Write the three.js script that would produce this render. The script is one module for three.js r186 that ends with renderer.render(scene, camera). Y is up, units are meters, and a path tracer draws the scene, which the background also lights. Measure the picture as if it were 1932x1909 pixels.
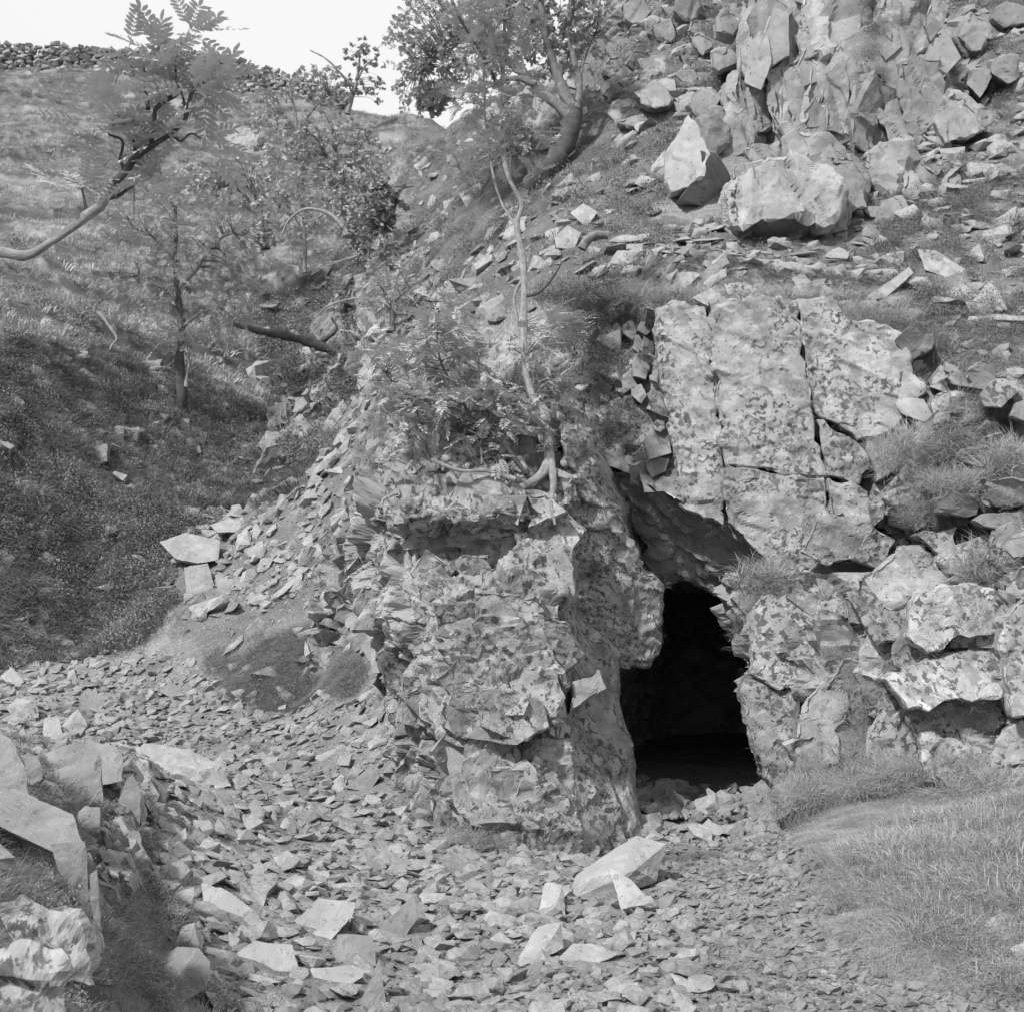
import * as THREE from 'three';
import { ConvexHull } from 'three/addons/math/ConvexHull.js';
import { mergeGeometries } from 'three/addons/utils/BufferGeometryUtils.js';

// ------------------------------------------------------------------ camera, sky, sun, exposure
const F = 2487, CX = 966, CY = 954.5, HORIZON = 1154, EYE = 1.6;      // lens of the photograph, measured on a 1932 x 1909 copy
const PITCH = Math.atan((HORIZON - CY) / F), SP = Math.sin(PITCH), CP = Math.cos(PITCH);
const scene = new THREE.Scene();
const camera = new THREE.PerspectiveCamera(2 * Math.atan(CY / F) * 180 / Math.PI, 1932 / 1909, 0.1, 400);
camera.position.set(0, EYE, 0);
camera.lookAt(0, EYE + SP * 10, -CP * 10);

function makeSky() {
  const w = 256, h = 128, a = new Float32Array(w * h * 4);
  for (let j = 0; j < h; j++) for (let i = 0; i < w; i++) {
    const el = (j / (h - 1) - 0.5) * Math.PI;                       // row 0 is the bottom
    const s = 0.66 + 0.08 * Math.max(0, 1 - Math.abs(el) / 1.2) + 0.03 * Math.sin(i * 0.13 + j * 0.2) * Math.sin(j * 0.11 + 1);
    const v = el < -0.02 ? 0.3 : s, k = (j * w + i) * 4;
    a[k] = a[k + 1] = a[k + 2] = v; a[k + 3] = 1;
  }
  const t = new THREE.DataTexture(a, w, h, THREE.RGBAFormat, THREE.FloatType);
  t.mapping = THREE.EquirectangularReflectionMapping; t.magFilter = t.minFilter = THREE.LinearFilter; t.needsUpdate = true;
  return t;
}
const skyTex = makeSky();
scene.background = skyTex; scene.environment = skyTex;
const sun = new THREE.DirectionalLight(0xffffff, 3.5);
sun.position.set(-22, 35, 15); sun.target.position.set(0, 3, -14);
sun.castShadow = true; sun.shadow.radius = 7; sun.shadow.mapSize.set(4096, 4096);
Object.assign(sun.shadow.camera, { left: -45, right: 45, top: 45, bottom: -45, near: 1, far: 160 });
scene.add(sun, sun.target);
const renderer = new THREE.WebGLRenderer({ antialias: true });
renderer.toneMapping = THREE.LinearToneMapping;
renderer.toneMappingExposure = 1.3;
renderer.shadowMap.enabled = true;
camera.focus = 9; camera.userData.fStop = 9;

// ------------------------------------------------------------------ helpers
let seed = 12345;
function rnd() { seed |= 0; seed = seed + 0x6D2B79F5 | 0; let t = Math.imul(seed ^ seed >>> 15, 1 | seed); t = t + Math.imul(t ^ t >>> 7, 61 | t) ^ t; return ((t ^ t >>> 14) >>> 0) / 4294967296; }
const rr = (a, b) => a + (b - a) * rnd();
const gauss = () => (rnd() + rnd() + rnd() + rnd() - 2) * 1.0;
const clamp = (x, a, b) => x < a ? a : x > b ? b : x, mix = (a, b, t) => a + (b - a) * t;
const smooth = (a, b, x) => { const t = clamp((x - a) / (b - a), 0, 1); return t * t * (3 - 2 * t); };
const V = (x, y, z) => new THREE.Vector3(x, y, z);
function P(u, v, d) {                                               // the point that the photograph shows at (u, v), d metres away along -z
  const cx = (u - CX) / F, cy = (CY - v) / F, s = d / (CP - cy * SP);
  return V(cx * s, EYE + (cy * CP + SP) * s, -d);
}
function proj(x, y, z) {
  const yy = y - EYE, f = yy * SP - z * CP, up = yy * CP + z * SP;
  return [CX + F * x / f, CY - F * up / f, f];
}
const hash3 = (x, y, z) => { let h = Math.imul(x, 374761393) + Math.imul(y, 668265263) + Math.imul(z, 2147483647 ^ 0x5bd1e995) | 0; h = Math.imul(h ^ h >>> 13, 1274126177); return (h ^ h >>> 16) >>> 0; };
const hf = (x, y, z) => hash3(x, y, z) / 4294967296;
function noise(x, y, z) {                                           // value noise, -1..1
  const ix = Math.floor(x), iy = Math.floor(y), iz = Math.floor(z);
  let fx = x - ix, fy = y - iy, fz = z - iz; fx = fx * fx * (3 - 2 * fx); fy = fy * fy * (3 - 2 * fy); fz = fz * fz * (3 - 2 * fz);
  const a = mix(mix(hf(ix, iy, iz), hf(ix + 1, iy, iz), fx), mix(hf(ix, iy + 1, iz), hf(ix + 1, iy + 1, iz), fx), fy);
  const b = mix(mix(hf(ix, iy, iz + 1), hf(ix + 1, iy, iz + 1), fx), mix(hf(ix, iy + 1, iz + 1), hf(ix + 1, iy + 1, iz + 1), fx), fy);
  return mix(a, b, fz) * 2 - 1;
}
const fbm = (x, y, z, o = 4) => { let s = 0, a = 0.5, k = 1; for (let i = 0; i < o; i++) { s += a * noise(x * k + i * 17, y * k + i * 5, z * k); a *= 0.5; k *= 2.03; } return s; };
function facet(x, y, z, tilt = 1) {                                 // flat chips: each cell a plane of its own
  const ix = Math.floor(x), iy = Math.floor(y), iz = Math.floor(z);
  let b1 = 9, b2 = 9, x1 = 0, y1 = 0, z1 = 0, h1 = 0, x2 = 0, y2 = 0, z2 = 0, h2 = 0;
  for (let i = -1; i < 2; i++) for (let j = -1; j < 2; j++) for (let k = -1; k < 2; k++) {
    const h = hash3(ix + i, iy + j, iz + k);
    const px = ix + i + (h & 255) / 255, py = iy + j + (h >>> 8 & 255) / 255, pz = iz + k + (h >>> 16 & 255) / 255;
    const d = (px - x) ** 2 + (py - y) ** 2 + (pz - z) ** 2;
    if (d < b1) { b2 = b1; x2 = x1; y2 = y1; z2 = z1; h2 = h1; b1 = d; x1 = px; y1 = py; z1 = pz; h1 = h; }
    else if (d < b2) { b2 = d; x2 = px; y2 = py; z2 = pz; h2 = h; }
  }
  const val = (bh, bx, by, bz) => { const g = Math.imul(bh, 2654435761) >>> 0; return (g >>> 24) / 255 - 0.5 + tilt * (((g & 255) / 127.5 - 1) * (x - bx) + ((g >>> 8 & 255) / 127.5 - 1) * (y - by) + ((g >>> 16 & 255) / 127.5 - 1) * (z - bz)); };
  const v1 = val(h1, x1, y1, z1), e = Math.sqrt(b2) - Math.sqrt(b1);
  if (e > 0.06) return v1;
  return mix(0.5 * (v1 + val(h2, x2, y2, z2)), v1, e / 0.06);         // a short slope instead of a jump between two chips
}
function inPoly(p, u, v) {
  let c = false;
  for (let i = 0, j = p.length - 1; i < p.length; j = i++) if ((p[i][1] > v) !== (p[j][1] > v) && u < (p[j][0] - p[i][0]) * (v - p[i][1]) / (p[j][1] - p[i][1]) + p[i][0]) c = !c;
  return c;
}
// triangles (flat list of coordinates) cut until no edge is longer than L; an edge is cut the same way from both sides
function refine(tris, L, passes = 9) {
  const L2 = L * L;
  for (let it = 0; it < passes; it++) {
    const out = []; let cut = false;
    for (let i = 0; i < tris.length; i += 9) {
      const a = tris.slice(i, i + 3), b = tris.slice(i + 3, i + 6), c = tris.slice(i + 6, i + 9);
      const e = (p, q) => (p[0] - q[0]) ** 2 + (p[1] - q[1]) ** 2 + (p[2] - q[2]) ** 2 > L2, m = (p, q) => [(p[0] + q[0]) / 2, (p[1] + q[1]) / 2, (p[2] + q[2]) / 2];
      const ab = e(a, b), bc = e(b, c), ca = e(c, a), n = ab + bc + ca;
      if (!n) { for (let k = 0; k < 9; k++) out.push(tris[i + k]); continue; }
      cut = true;
      const t = (p, q, r) => out.push(p[0], p[1], p[2], q[0], q[1], q[2], r[0], r[1], r[2]);
      if (n === 3) { const x = m(a, b), y = m(b, c), z = m(c, a); t(a, x, z); t(x, b, y); t(z, y, c); t(x, y, z); }
      else if (n === 1) { if (ab) { const x = m(a, b); t(a, x, c); t(x, b, c); } else if (bc) { const x = m(b, c); t(b, x, a); t(x, c, a); } else { const x = m(c, a); t(c, x, b); t(x, a, b); } }
      else {
        const go = (p, q, r) => { const x = m(p, q), y = m(q, r); t(p, x, r); t(x, y, r); t(x, q, y); };      // pq and qr are cut
        if (ab && bc) go(a, b, c); else if (bc && ca) go(b, c, a); else go(c, a, b);
      }
    }
    tris = out;
    if (!cut) break;
  }
  return tris;
}
// cut, displace along the averaged normals, give uv in metres by the face's main direction
function rough(tris, { L = 0.05, disp = null, color = null, tile = 3, flat = true, off = 0, weld = 1000 } = {}) {
  tris = L ? refine(tris, L) : tris;
  const n = tris.length / 3, idx = new Int32Array(n), map = new Map(), pos = [], nor = [];
  for (let i = 0; i < n; i++) {
    const x = tris[i * 3], y = tris[i * 3 + 1], z = tris[i * 3 + 2];
    const k = Math.round(x * weld) + 60000 + (Math.round(y * weld) + 60000) * 120001 + (Math.round(z * weld) + 120000) * 120001 * 120001;
    let q = map.get(k);
    if (q === undefined) { q = pos.length / 3; map.set(k, q); pos.push(x, y, z); nor.push(0, 0, 0); }
    idx[i] = q;
  }
  const axis = new Uint8Array(n / 3);
  const faceN = (p, i, o) => {
    const a = idx[i] * 3, b = idx[i + 1] * 3, c = idx[i + 2] * 3;
    const ux = p[b] - p[a], uy = p[b + 1] - p[a + 1], uz = p[b + 2] - p[a + 2], vx = p[c] - p[a], vy = p[c + 1] - p[a + 1], vz = p[c + 2] - p[a + 2];
    o[0] = uy * vz - uz * vy; o[1] = uz * vx - ux * vz; o[2] = ux * vy - uy * vx;
  };
  const o = [0, 0, 0];
  const addN = (p, t) => { for (let i = 0; i < n; i += 3) { faceN(p, i, o); for (let k = 0; k < 3; k++) { const q = idx[i + k] * 3; t[q] += o[0]; t[q + 1] += o[1]; t[q + 2] += o[2]; } } for (let q = 0; q < t.length; q += 3) { const l = Math.hypot(t[q], t[q + 1], t[q + 2]) || 1; t[q] /= l; t[q + 1] /= l; t[q + 2] /= l; } };
  for (let i = 0; i < n; i += 3) { faceN(pos, i, o); const ax = Math.abs(o[0]), ay = Math.abs(o[1]), az = Math.abs(o[2]); axis[i / 3] = ay > ax && ay > az ? 1 : ax > az ? 0 : 2; }
  addN(pos, nor);
  const np = pos.slice(), col = color ? new Float32Array(pos.length) : null, dd = [0, 0, 0];
  for (let q = 0; q < pos.length; q += 3) {
    if (disp) { const s = disp(pos[q], pos[q + 1], pos[q + 2], nor[q], nor[q + 1], nor[q + 2]); np[q] += nor[q] * s; np[q + 1] += nor[q + 1] * s; np[q + 2] += nor[q + 2] * s; }
    if (col) { const c = color(np[q], np[q + 1], np[q + 2], nor[q], nor[q + 1], nor[q + 2]); col[q] = col[q + 1] = col[q + 2] = c; }
  }
  const A = new Float32Array(n * 3), N = new Float32Array(n * 3), U = new Float32Array(n * 2), C = col ? new Float32Array(n * 3) : null;
  let sn = null;
  if (!flat) { sn = new Array(pos.length).fill(0); addN(np, sn); }
  for (let i = 0; i < n; i++) {
    const q = idx[i] * 3;
    A[i * 3] = np[q]; A[i * 3 + 1] = np[q + 1]; A[i * 3 + 2] = np[q + 2];
    const t = axis[(i / 3) | 0];
    U[i * 2] = (t === 0 ? pos[q + 2] : pos[q]) / tile + off; U[i * 2 + 1] = (t === 1 ? pos[q + 2] : pos[q + 1]) / tile + off * 1.7;
    if (C) C[i * 3] = C[i * 3 + 1] = C[i * 3 + 2] = col[q];
    if (sn) { N[i * 3] = sn[q]; N[i * 3 + 1] = sn[q + 1]; N[i * 3 + 2] = sn[q + 2]; }
  }
  if (flat) for (let i = 0; i < n; i += 3) { faceN(np, i, o); const l = Math.hypot(...o) || 1; for (let k = 0; k < 3; k++) { N[(i + k) * 3] = o[0] / l; N[(i + k) * 3 + 1] = o[1] / l; N[(i + k) * 3 + 2] = o[2] / l; } }
  const g = new THREE.BufferGeometry();
  g.setAttribute('position', new THREE.BufferAttribute(A, 3)); g.setAttribute('normal', new THREE.BufferAttribute(N, 3)); g.setAttribute('uv', new THREE.BufferAttribute(U, 2));
  if (C) g.setAttribute('color', new THREE.BufferAttribute(C, 3));
  return g;
}
function hull(points) {
  const h = new ConvexHull().setFromPoints(points), t = [];
  for (const f of h.faces) { const p = []; let e = f.edge; do { p.push(e.head().point); e = e.next; } while (e !== f.edge); for (let i = 2; i < p.length; i++) for (const q of [p[0], p[i - 1], p[i]]) t.push(q.x, q.y, q.z); }
  return t;
}
const cr = (a, b, c, d, t) => 0.5 * (2 * b + (c - a) * t + (2 * a - 5 * b + 4 * c - d) * t * t + (3 * b - a - 3 * c + d) * t * t * t);
function loft(rows, nr, nc, curve = 0.6) {                          // rows of control points (left to right, top to bottom) -> triangles
  const R = rows.length, C = rows[0].length, g = [];
  const at = (i, j) => rows[clamp(i, 0, R - 1)][clamp(j, 0, C - 1)];
  const c4 = (a, b, c, d, t) => mix(mix(b, c, t), cr(a, b, c, d, t), curve);
  for (let i = 0; i <= nr; i++) {
    const row = [], fi = Math.min(i / nr * (R - 1), R - 1.0001), i0 = Math.floor(fi), ti = fi - i0;
    for (let j = 0; j <= nc; j++) {
      const fj = Math.min(j / nc * (C - 1), C - 1.0001), j0 = Math.floor(fj), tj = fj - j0, p = [];
      for (const k of ['x', 'y', 'z']) { const r = []; for (let m = -1; m < 3; m++) r.push(c4(at(i0 + m, j0 - 1)[k], at(i0 + m, j0)[k], at(i0 + m, j0 + 1)[k], at(i0 + m, j0 + 2)[k], tj)); p.push(c4(...r, ti)); }
      row.push(p);
    }
    g.push(row);
  }
  const t = [];
  for (let i = 0; i < nr; i++) for (let j = 0; j < nc; j++) { const a = g[i][j], b = g[i + 1][j], c = g[i + 1][j + 1], d = g[i][j + 1]; t.push(...a, ...b, ...c, ...a, ...c, ...d); }
  return t;
}
function tube(pts, r0, r1, sides = 7, knob = 0) {                   // tapered limb along world points
  const curve = new THREE.CatmullRomCurve3(pts, false, 'centripetal'), n = Math.max(6, pts.length * 5), pos = [], nor = [], uv = [], ix = [];
  const fr = curve.computeFrenetFrames(n), len = curve.getLength();
  for (let i = 0; i <= n; i++) {
    const t = i / n, c = curve.getPointAt(t), r = mix(r0, r1, Math.pow(t, 0.8)) * (1 + knob * noise(t * len * 9, r0 * 100, 3));
    for (let k = 0; k <= sides; k++) {
      const a = k / sides * Math.PI * 2, d = V(0, 0, 0).addScaledVector(fr.normals[i], Math.cos(a)).addScaledVector(fr.binormals[i], Math.sin(a));
      const q = r * (1 + knob * 0.6 * noise(d.x * 3 + c.x * 14, c.y * 14, d.z * 3 + c.z * 5));
      pos.push(c.x + d.x * q, c.y + d.y * q, c.z + d.z * q); nor.push(d.x, d.y, d.z); uv.push(k / sides, t * len * 2);
    }
  }
  const s = sides + 1;
  for (let i = 0; i < n; i++) for (let k = 0; k < sides; k++) { const a = i * s + k, b = a + s; ix.push(a, a + 1, b, b, a + 1, b + 1); }
  const g = new THREE.BufferGeometry();
  g.setAttribute('position', new THREE.Float32BufferAttribute(pos, 3)); g.setAttribute('normal', new THREE.Float32BufferAttribute(nor, 3)); g.setAttribute('uv', new THREE.Float32BufferAttribute(uv, 2)); g.setIndex(ix);
  return g;
}
const taken = {};
function numbered(n) { const k = taken[n] = (taken[n] ?? -1) + 1; return k ? n + '_' + String(k).padStart(3, '0') : n; }
function put(geometry, material, name, parent = scene) {
  const m = new THREE.Mesh(geometry, material); m.name = parent === scene ? numbered(name) : name; m.castShadow = m.receiveShadow = true; parent.add(m); return m;
}
function tag(o, label, category, group, kind) { o.userData.label = label; if (category) o.userData.category = category; if (group) o.userData.group = group; if (kind) o.userData.kind = kind; return o; }
function group(name) { const g = new THREE.Group(); g.name = numbered(name); scene.add(g); return g; }

// ------------------------------------------------------------------ textures: what the surfaces are made of
function pn(x, y, per, s) {                                         // tiling gradient noise, about 0..1
  const ix = Math.floor(x), iy = Math.floor(y), gx = x - ix, gy = y - iy, fx = gx * gx * gx * (gx * (gx * 6 - 15) + 10), fy = gy * gy * gy * (gy * (gy * 6 - 15) + 10);
  const w = (i) => ((i % per) + per) % per, a = w(ix), b = w(ix + 1), c = w(iy), d = w(iy + 1);
  const g = (i, j, p, q) => { const h = hash3(i, j, s) & 1023, t = h * 0.0061359; return Math.cos(t) * p + Math.sin(t) * q; };
  return 0.5 + 0.75 * mix(mix(g(a, c, gx, gy), g(b, c, gx - 1, gy), fx), mix(g(a, d, gx, gy - 1), g(b, d, gx - 1, gy - 1), fx), fy);
}
const pf = (x, y, per, s, o = 4) => { let r = 0, a = 0.5, k = 1, t = 0; for (let i = 0; i < o; i++) { r += a * pn(x * per * k, y * per * k, per * k, s + i); t += a; a *= 0.55; k *= 2; } return r / t; };
function worley(x, y, per, s) {                                     // [distance to the nearest seed, its number]
  const X = x * per, Y = y * per, ix = Math.floor(X), iy = Math.floor(Y); let b = 9, id = 0;
  for (let i = -1; i < 2; i++) for (let j = -1; j < 2; j++) {
    const a = ((ix + i) % per + per) % per, c = ((iy + j) % per + per) % per, h = hash3(a, c, s);
    const d = Math.hypot(ix + i + (h & 1023) / 1023 - X, iy + j + (h >>> 10 & 1023) / 1023 - Y);
    if (d < b) { b = d; id = (h >>> 20) / 4095; }
  }
  return [b, id];
}
function tex(n, fn, srgb = true) {
  const a = new Uint8Array(n * n * 4);
  for (let j = 0; j < n; j++) for (let i = 0; i < n; i++) { const v = clamp(fn(i / n, j / n), 0, 1), k = (j * n + i) * 4; const c = Math.round(255 * (srgb ? (v <= 0.0031308 ? v * 12.92 : 1.055 * Math.pow(v, 1 / 2.4) - 0.055) : v)); a[k] = a[k + 1] = a[k + 2] = c; a[k + 3] = 255; }
  const t = new THREE.DataTexture(a, n, n, THREE.RGBAFormat); t.wrapS = t.wrapT = THREE.RepeatWrapping; t.magFilter = THREE.LinearFilter; t.minFilter = THREE.LinearMipmapLinearFilter; t.generateMipmaps = true;
  if (srgb) t.colorSpace = THREE.SRGBColorSpace; t.needsUpdate = true; return t;
}
// lichen: bare slate, pale crusts with scalloped outlines, dark round moss cushions
const lichenTex = (pale, dark, s) => tex(1024, (x, y) => {
  const wx = x + 0.035 * (pf(x, y, 18, s + 9, 4) - 0.5), wy = y + 0.035 * (pf(x, y, 18, s + 19, 4) - 0.5);
  let c = 0.185 + 0.10 * (pf(x, y, 12, s, 5) - 0.5) + 0.04 * (pn(x * 300, y * 300, 300, s) - 0.5);
  const big = pf(wx, wy, 6, s + 1, 4), mid = pf(wx, wy, 16, s + 2, 4), grain = pn(x * 220, y * 220, 220, s + 4);
  c += 0.07 * smooth(0.49, 0.55, big + pale * 0.12 - 0.04) + 0.05 * smooth(0.52, 0.57, mid + pale * 0.08 - 0.03) + 0.04 * (grain - 0.5);
  const [d1, i1] = worley(wx, wy, 13, s + 21);
  if (i1 < 0.25 && d1 < 0.2 + 0.5 * i1) c = 0.28 + 0.2 * i1 + 0.04 * (grain - 0.5);
  const m = smooth(0.54 - dark * 0.1, 0.64 - dark * 0.1, pf(x, y, 3, s + 7, 5)), m2 = smooth(0.45, 0.65, pf(x, y, 9, s + 17, 3));
  const [d3, i3] = worley(wx, wy, 22, s + 5), [d4, i4] = worley(wx, wy, 48, s + 6), [d5, i5] = worley(x, y, 110, s + 16), fine = pf(wx, wy, 40, s + 8, 4);
  const h = Math.max(smooth(0.70 - 0.17 * m, 0.76 - 0.17 * m, fine), i3 < 0.03 + 0.2 * m && d3 < 0.1 + i3 ? 0.9 : 0, i4 < 0.03 + 0.35 * m * m2 && d4 < 0.15 + 0.8 * i4 ? 0.95 : 0, i5 < 0.04 + 0.2 * m2 * m && d5 < 0.33 ? 0.7 : 0);
  return mix(c * 1.12, 0.045 + 0.05 * grain + 0.05 * m2, h * 0.93);
});
const TX = {
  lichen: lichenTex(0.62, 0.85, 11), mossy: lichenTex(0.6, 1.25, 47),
  slate: tex(1024, (x, y) => 0.295 + 0.24 * (pf(x, y, 6, 3, 7) - 0.5) + 0.08 * (pn(x * 260, y * 260, 260, 8) - 0.5) + 0.04 * smooth(0.55, 0.6, pf(x, y, 14, 33, 4)) - 0.09 * smooth(0.66, 0.7, pf(x, y, 30, 35, 3))),
  dark: tex(1024, (x, y) => 0.055 + 0.09 * (pf(x, y, 8, 63, 5) - 0.42) + 0.03 * pn(x * 200, y * 200, 200, 4) + 0.09 * smooth(0.66, 0.69, pf(x, y, 20, 65, 3))),
  soil: tex(1024, (x, y) => { const [d, i] = worley(x, y, 70, 71); return 0.14 + 0.12 * (pf(x, y, 6, 73, 6) - 0.5) + (d < 0.35 ? 0.09 * (i - 0.4) : -0.015) + 0.12 * (pn(x * 180, y * 180, 180, 75) - 0.5); }),
  turf: tex(1024, (x, y) => 0.16 + 0.16 * (pf(x, y, 12, 83, 5) - 0.5) + 0.12 * (pn(x * 340, y * 120, 20, 85) - 0.5)),
  bark: tex(512, (x, y) => 0.2 + 0.3 * (pf(x, y, 6, 91, 6) - 0.5) + 0.14 * (pn(x * 120, y * 20, 20, 93) - 0.5)),
  bump: tex(1024, (x, y) => 0.55 * pf(x, y, 10, 101, 6) + 0.3 * (1 - Math.abs(2 * pf(x + 0.02 * pn(x * 20, y * 20, 20, 103), y, 14, 105, 4) - 1)) + 0.15 * pn(x * 200, y * 90, 10, 107), false),
};
const std = (map, o = {}) => new THREE.MeshStandardMaterial({ map, color: 0xffffff, roughness: 0.94, metalness: 0, bumpMap: TX.bump, bumpScale: 0.012, ...o });
const grey = (g, o = {}) => new THREE.MeshStandardMaterial({ color: new THREE.Color().setRGB(g, g, g), roughness: 0.9, side: THREE.DoubleSide, ...o });
const M = {
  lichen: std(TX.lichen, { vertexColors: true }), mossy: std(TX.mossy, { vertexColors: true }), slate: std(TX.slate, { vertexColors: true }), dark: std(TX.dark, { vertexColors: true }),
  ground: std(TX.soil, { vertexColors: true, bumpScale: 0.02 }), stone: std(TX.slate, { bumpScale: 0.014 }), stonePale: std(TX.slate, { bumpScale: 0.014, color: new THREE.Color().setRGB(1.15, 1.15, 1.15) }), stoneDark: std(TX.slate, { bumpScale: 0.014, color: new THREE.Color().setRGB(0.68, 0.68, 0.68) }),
  lichenStone: std(TX.lichen, { bumpScale: 0.014 }), bark: std(TX.bark, { bumpScale: 0.02 }), barkPale: std(TX.bark, { color: new THREE.Color().setRGB(1.4, 1.4, 1.4), bumpScale: 0.012 }), barkDark: std(TX.bark, { color: new THREE.Color().setRGB(0.4, 0.4, 0.4) }),
};
M.leaf = new THREE.MeshPhysicalMaterial({ color: new THREE.Color().setRGB(0.42, 0.42, 0.42), roughness: 0.75, transmission: 0.3, thickness: 0, side: THREE.DoubleSide });
M.leafPale = M.leaf.clone(); M.leafPale.color.setRGB(0.47, 0.47, 0.47);
M.leafDark = M.leaf.clone(); M.leafDark.color.setRGB(0.33, 0.33, 0.33);
M.grass = new THREE.MeshPhysicalMaterial({ color: 0xffffff, roughness: 0.8, transmission: 0.25, thickness: 0, side: THREE.DoubleSide }); M.heath = grey(1, { roughness: 0.95 });

// ------------------------------------------------------------------ the lie of the land: heights through known points
const LAND = [];
const land = (...a) => { for (const [u, v, d] of a) LAND.push(P(u, v, d)); };
land([900, 1909, 5.25], [1300, 1909, 5.25], [500, 1909, 5.2], [1200, 1750, 6.7], [700, 1750, 6.7], [1000, 1650, 8.0], [700, 1600, 8.8], [450, 1620, 8.4], [1300, 1570, 9.8], [1330, 1558, 10.3], [1000, 1600, 9.2], [900, 1590, 9.5],
  [500, 1450, 11], [700, 1450, 10.8], [330, 1500, 9.8], [300, 1300, 14], [600, 1330, 13], [450, 1370, 12.3], [100, 1330, 13.2], [150, 1400, 11.5], [0, 1300, 14], [-200, 1300, 14], [100, 1240, 16], [0, 1240, 15.6], [200, 1230, 16.3], [740, 1330, 11.4], [800, 1450, 10.4]);
land([-250, 1240, 15], [-250, 1000, 16], [-250, 700, 18], [-250, 480, 26], [-250, 250, 42], [-250, 110, 60],
  [0, 1100, 16.2], [150, 1100, 17.4], [250, 1090, 17.7], [300, 1170, 17], [0, 950, 17.2], [150, 900, 19.2], [300, 960, 19.6], [430, 950, 20], [0, 800, 18.8], [150, 760, 21.2], [330, 760, 22.6], [450, 850, 22.4], [0, 650, 20.6], [200, 650, 24], [330, 690, 25], [440, 740, 25.5], [540, 870, 24], [565, 905, 21],
  [0, 580, 23.5], [0, 480, 28], [200, 480, 30.5], [200, 580, 26.5], [330, 560, 29.5], [450, 640, 28.5], [550, 700, 27.5], [600, 790, 26.5], [600, 700, 28.2], [610, 640, 30], [640, 600, 30], [0, 330, 38], [200, 330, 40], [400, 400, 38], [550, 500, 36], [650, 450, 38], [0, 200, 51], [200, 200, 53], [400, 250, 51], [550, 330, 47], [680, 330, 46],
  [0, 120, 62], [160, 125, 63], [300, 150, 63], [450, 160, 62], [560, 180, 60], [650, 212, 57], [780, 222, 51], [870, 212, 42], [1000, 232, 30], [1050, 228, 27],
  [0, 150, 80], [300, 170, 82], [700, 250, 72], [1000, 300, 50], [-900, 150, 85], [1100, 300, 60]);
land([330, 1035, 16.6], [350, 1140, 15.2], [450, 1000, 16.4], [560, 930, 18], [500, 1150, 14.4], [620, 1020, 15], [680, 1150, 13.2], [640, 1250, 12.8], [500, 1270, 13.4], [700, 1290, 12], [640, 850, 18.6], [700, 770, 17.5], [690, 650, 21.5], [720, 560, 24], [760, 450, 28], [720, 350, 37], [720, 950, 14], [730, 830, 15],
  [800, 620, 17], [850, 530, 18.5], [820, 420, 23], [900, 350, 24.5], [850, 260, 34], [950, 270, 26], [950, 480, 15.8], [1050, 470, 14.4], [1050, 350, 18], [1150, 400, 15.7], [1150, 300, 17.7], [1200, 200, 19.4], [1155, 110, 22], [1170, 40, 23], [1250, 0, 23.5], [1200, -80, 25.5], [1300, 100, 20.5], [1300, 250, 17.4], [1400, 150, 19.4], [1090, 240, 20],
  [850, 600, 14.2], [950, 560, 13.7], [1040, 540, 13.5], [800, 680, 14.2]);
land([1240, 540, 12.3], [1400, 530, 12.1], [1550, 560, 12], [1700, 600, 11.4], [1850, 700, 10.7], [1932, 800, 10.1], [2150, 800, 9.8], [1300, 480, 13.4], [1500, 495, 13], [1650, 500, 12.8], [1800, 560, 12], [1932, 600, 11.6], [2150, 600, 11.2], [1400, 430, 14.2], [1470, 465, 13.5], [1600, 420, 14.2], [1700, 430, 13.8], [1850, 450, 13.2], [1932, 450, 13.1], [2150, 450, 12.8],
  [1600, 290, 16.6], [1800, 280, 15.7], [1932, 280, 15.3], [1850, 120, 17.7], [1932, 0, 19.2], [2150, 100, 17], [1850, -100, 21], [1500, 250, 17.5], [1500, 60, 20.5], [1650, -100, 22.5], [1400, -100, 24], [1900, -300, 28], [1400, -250, 32]);
land([1932, 1500, 7.6], [2150, 1500, 7.3], [1932, 1700, 5.8], [1932, 1870, 5.2], [1700, 1600, 6.7], [1625, 1720, 6.0], [1680, 1810, 5.55], [1790, 1800, 5.5], [1580, 1760, 6.2], [1700, 1880, 5.35], [1500, 1570, 8.7], [1420, 1640, 7.9], [1600, 1500, 9.2], [1760, 1480, 8.9]);
for (const [u, d, y] of [[1500, 9.95, 0.1], [1560, 9.8, 0.22], [1600, 9.7, 0.3], [1680, 9.55, 0.36], [1760, 9.4, 0.42], [1850, 9.2, 0.46], [1932, 9.05, 0.48], [2100, 8.8, 0.5], [2300, 8.6, 0.5], [1240, 10.0, -0.02], [1330, 10.2, 0], [1420, 10.1, 0], [1100, 9.6, -0.05], [960, 9.6, -0.03], [890, 9.95, 0.05], [800, 10.7, 0.4]]) { const p = P(u, HORIZON, d); LAND.push(V(p.x, y, p.z)); }
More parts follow.
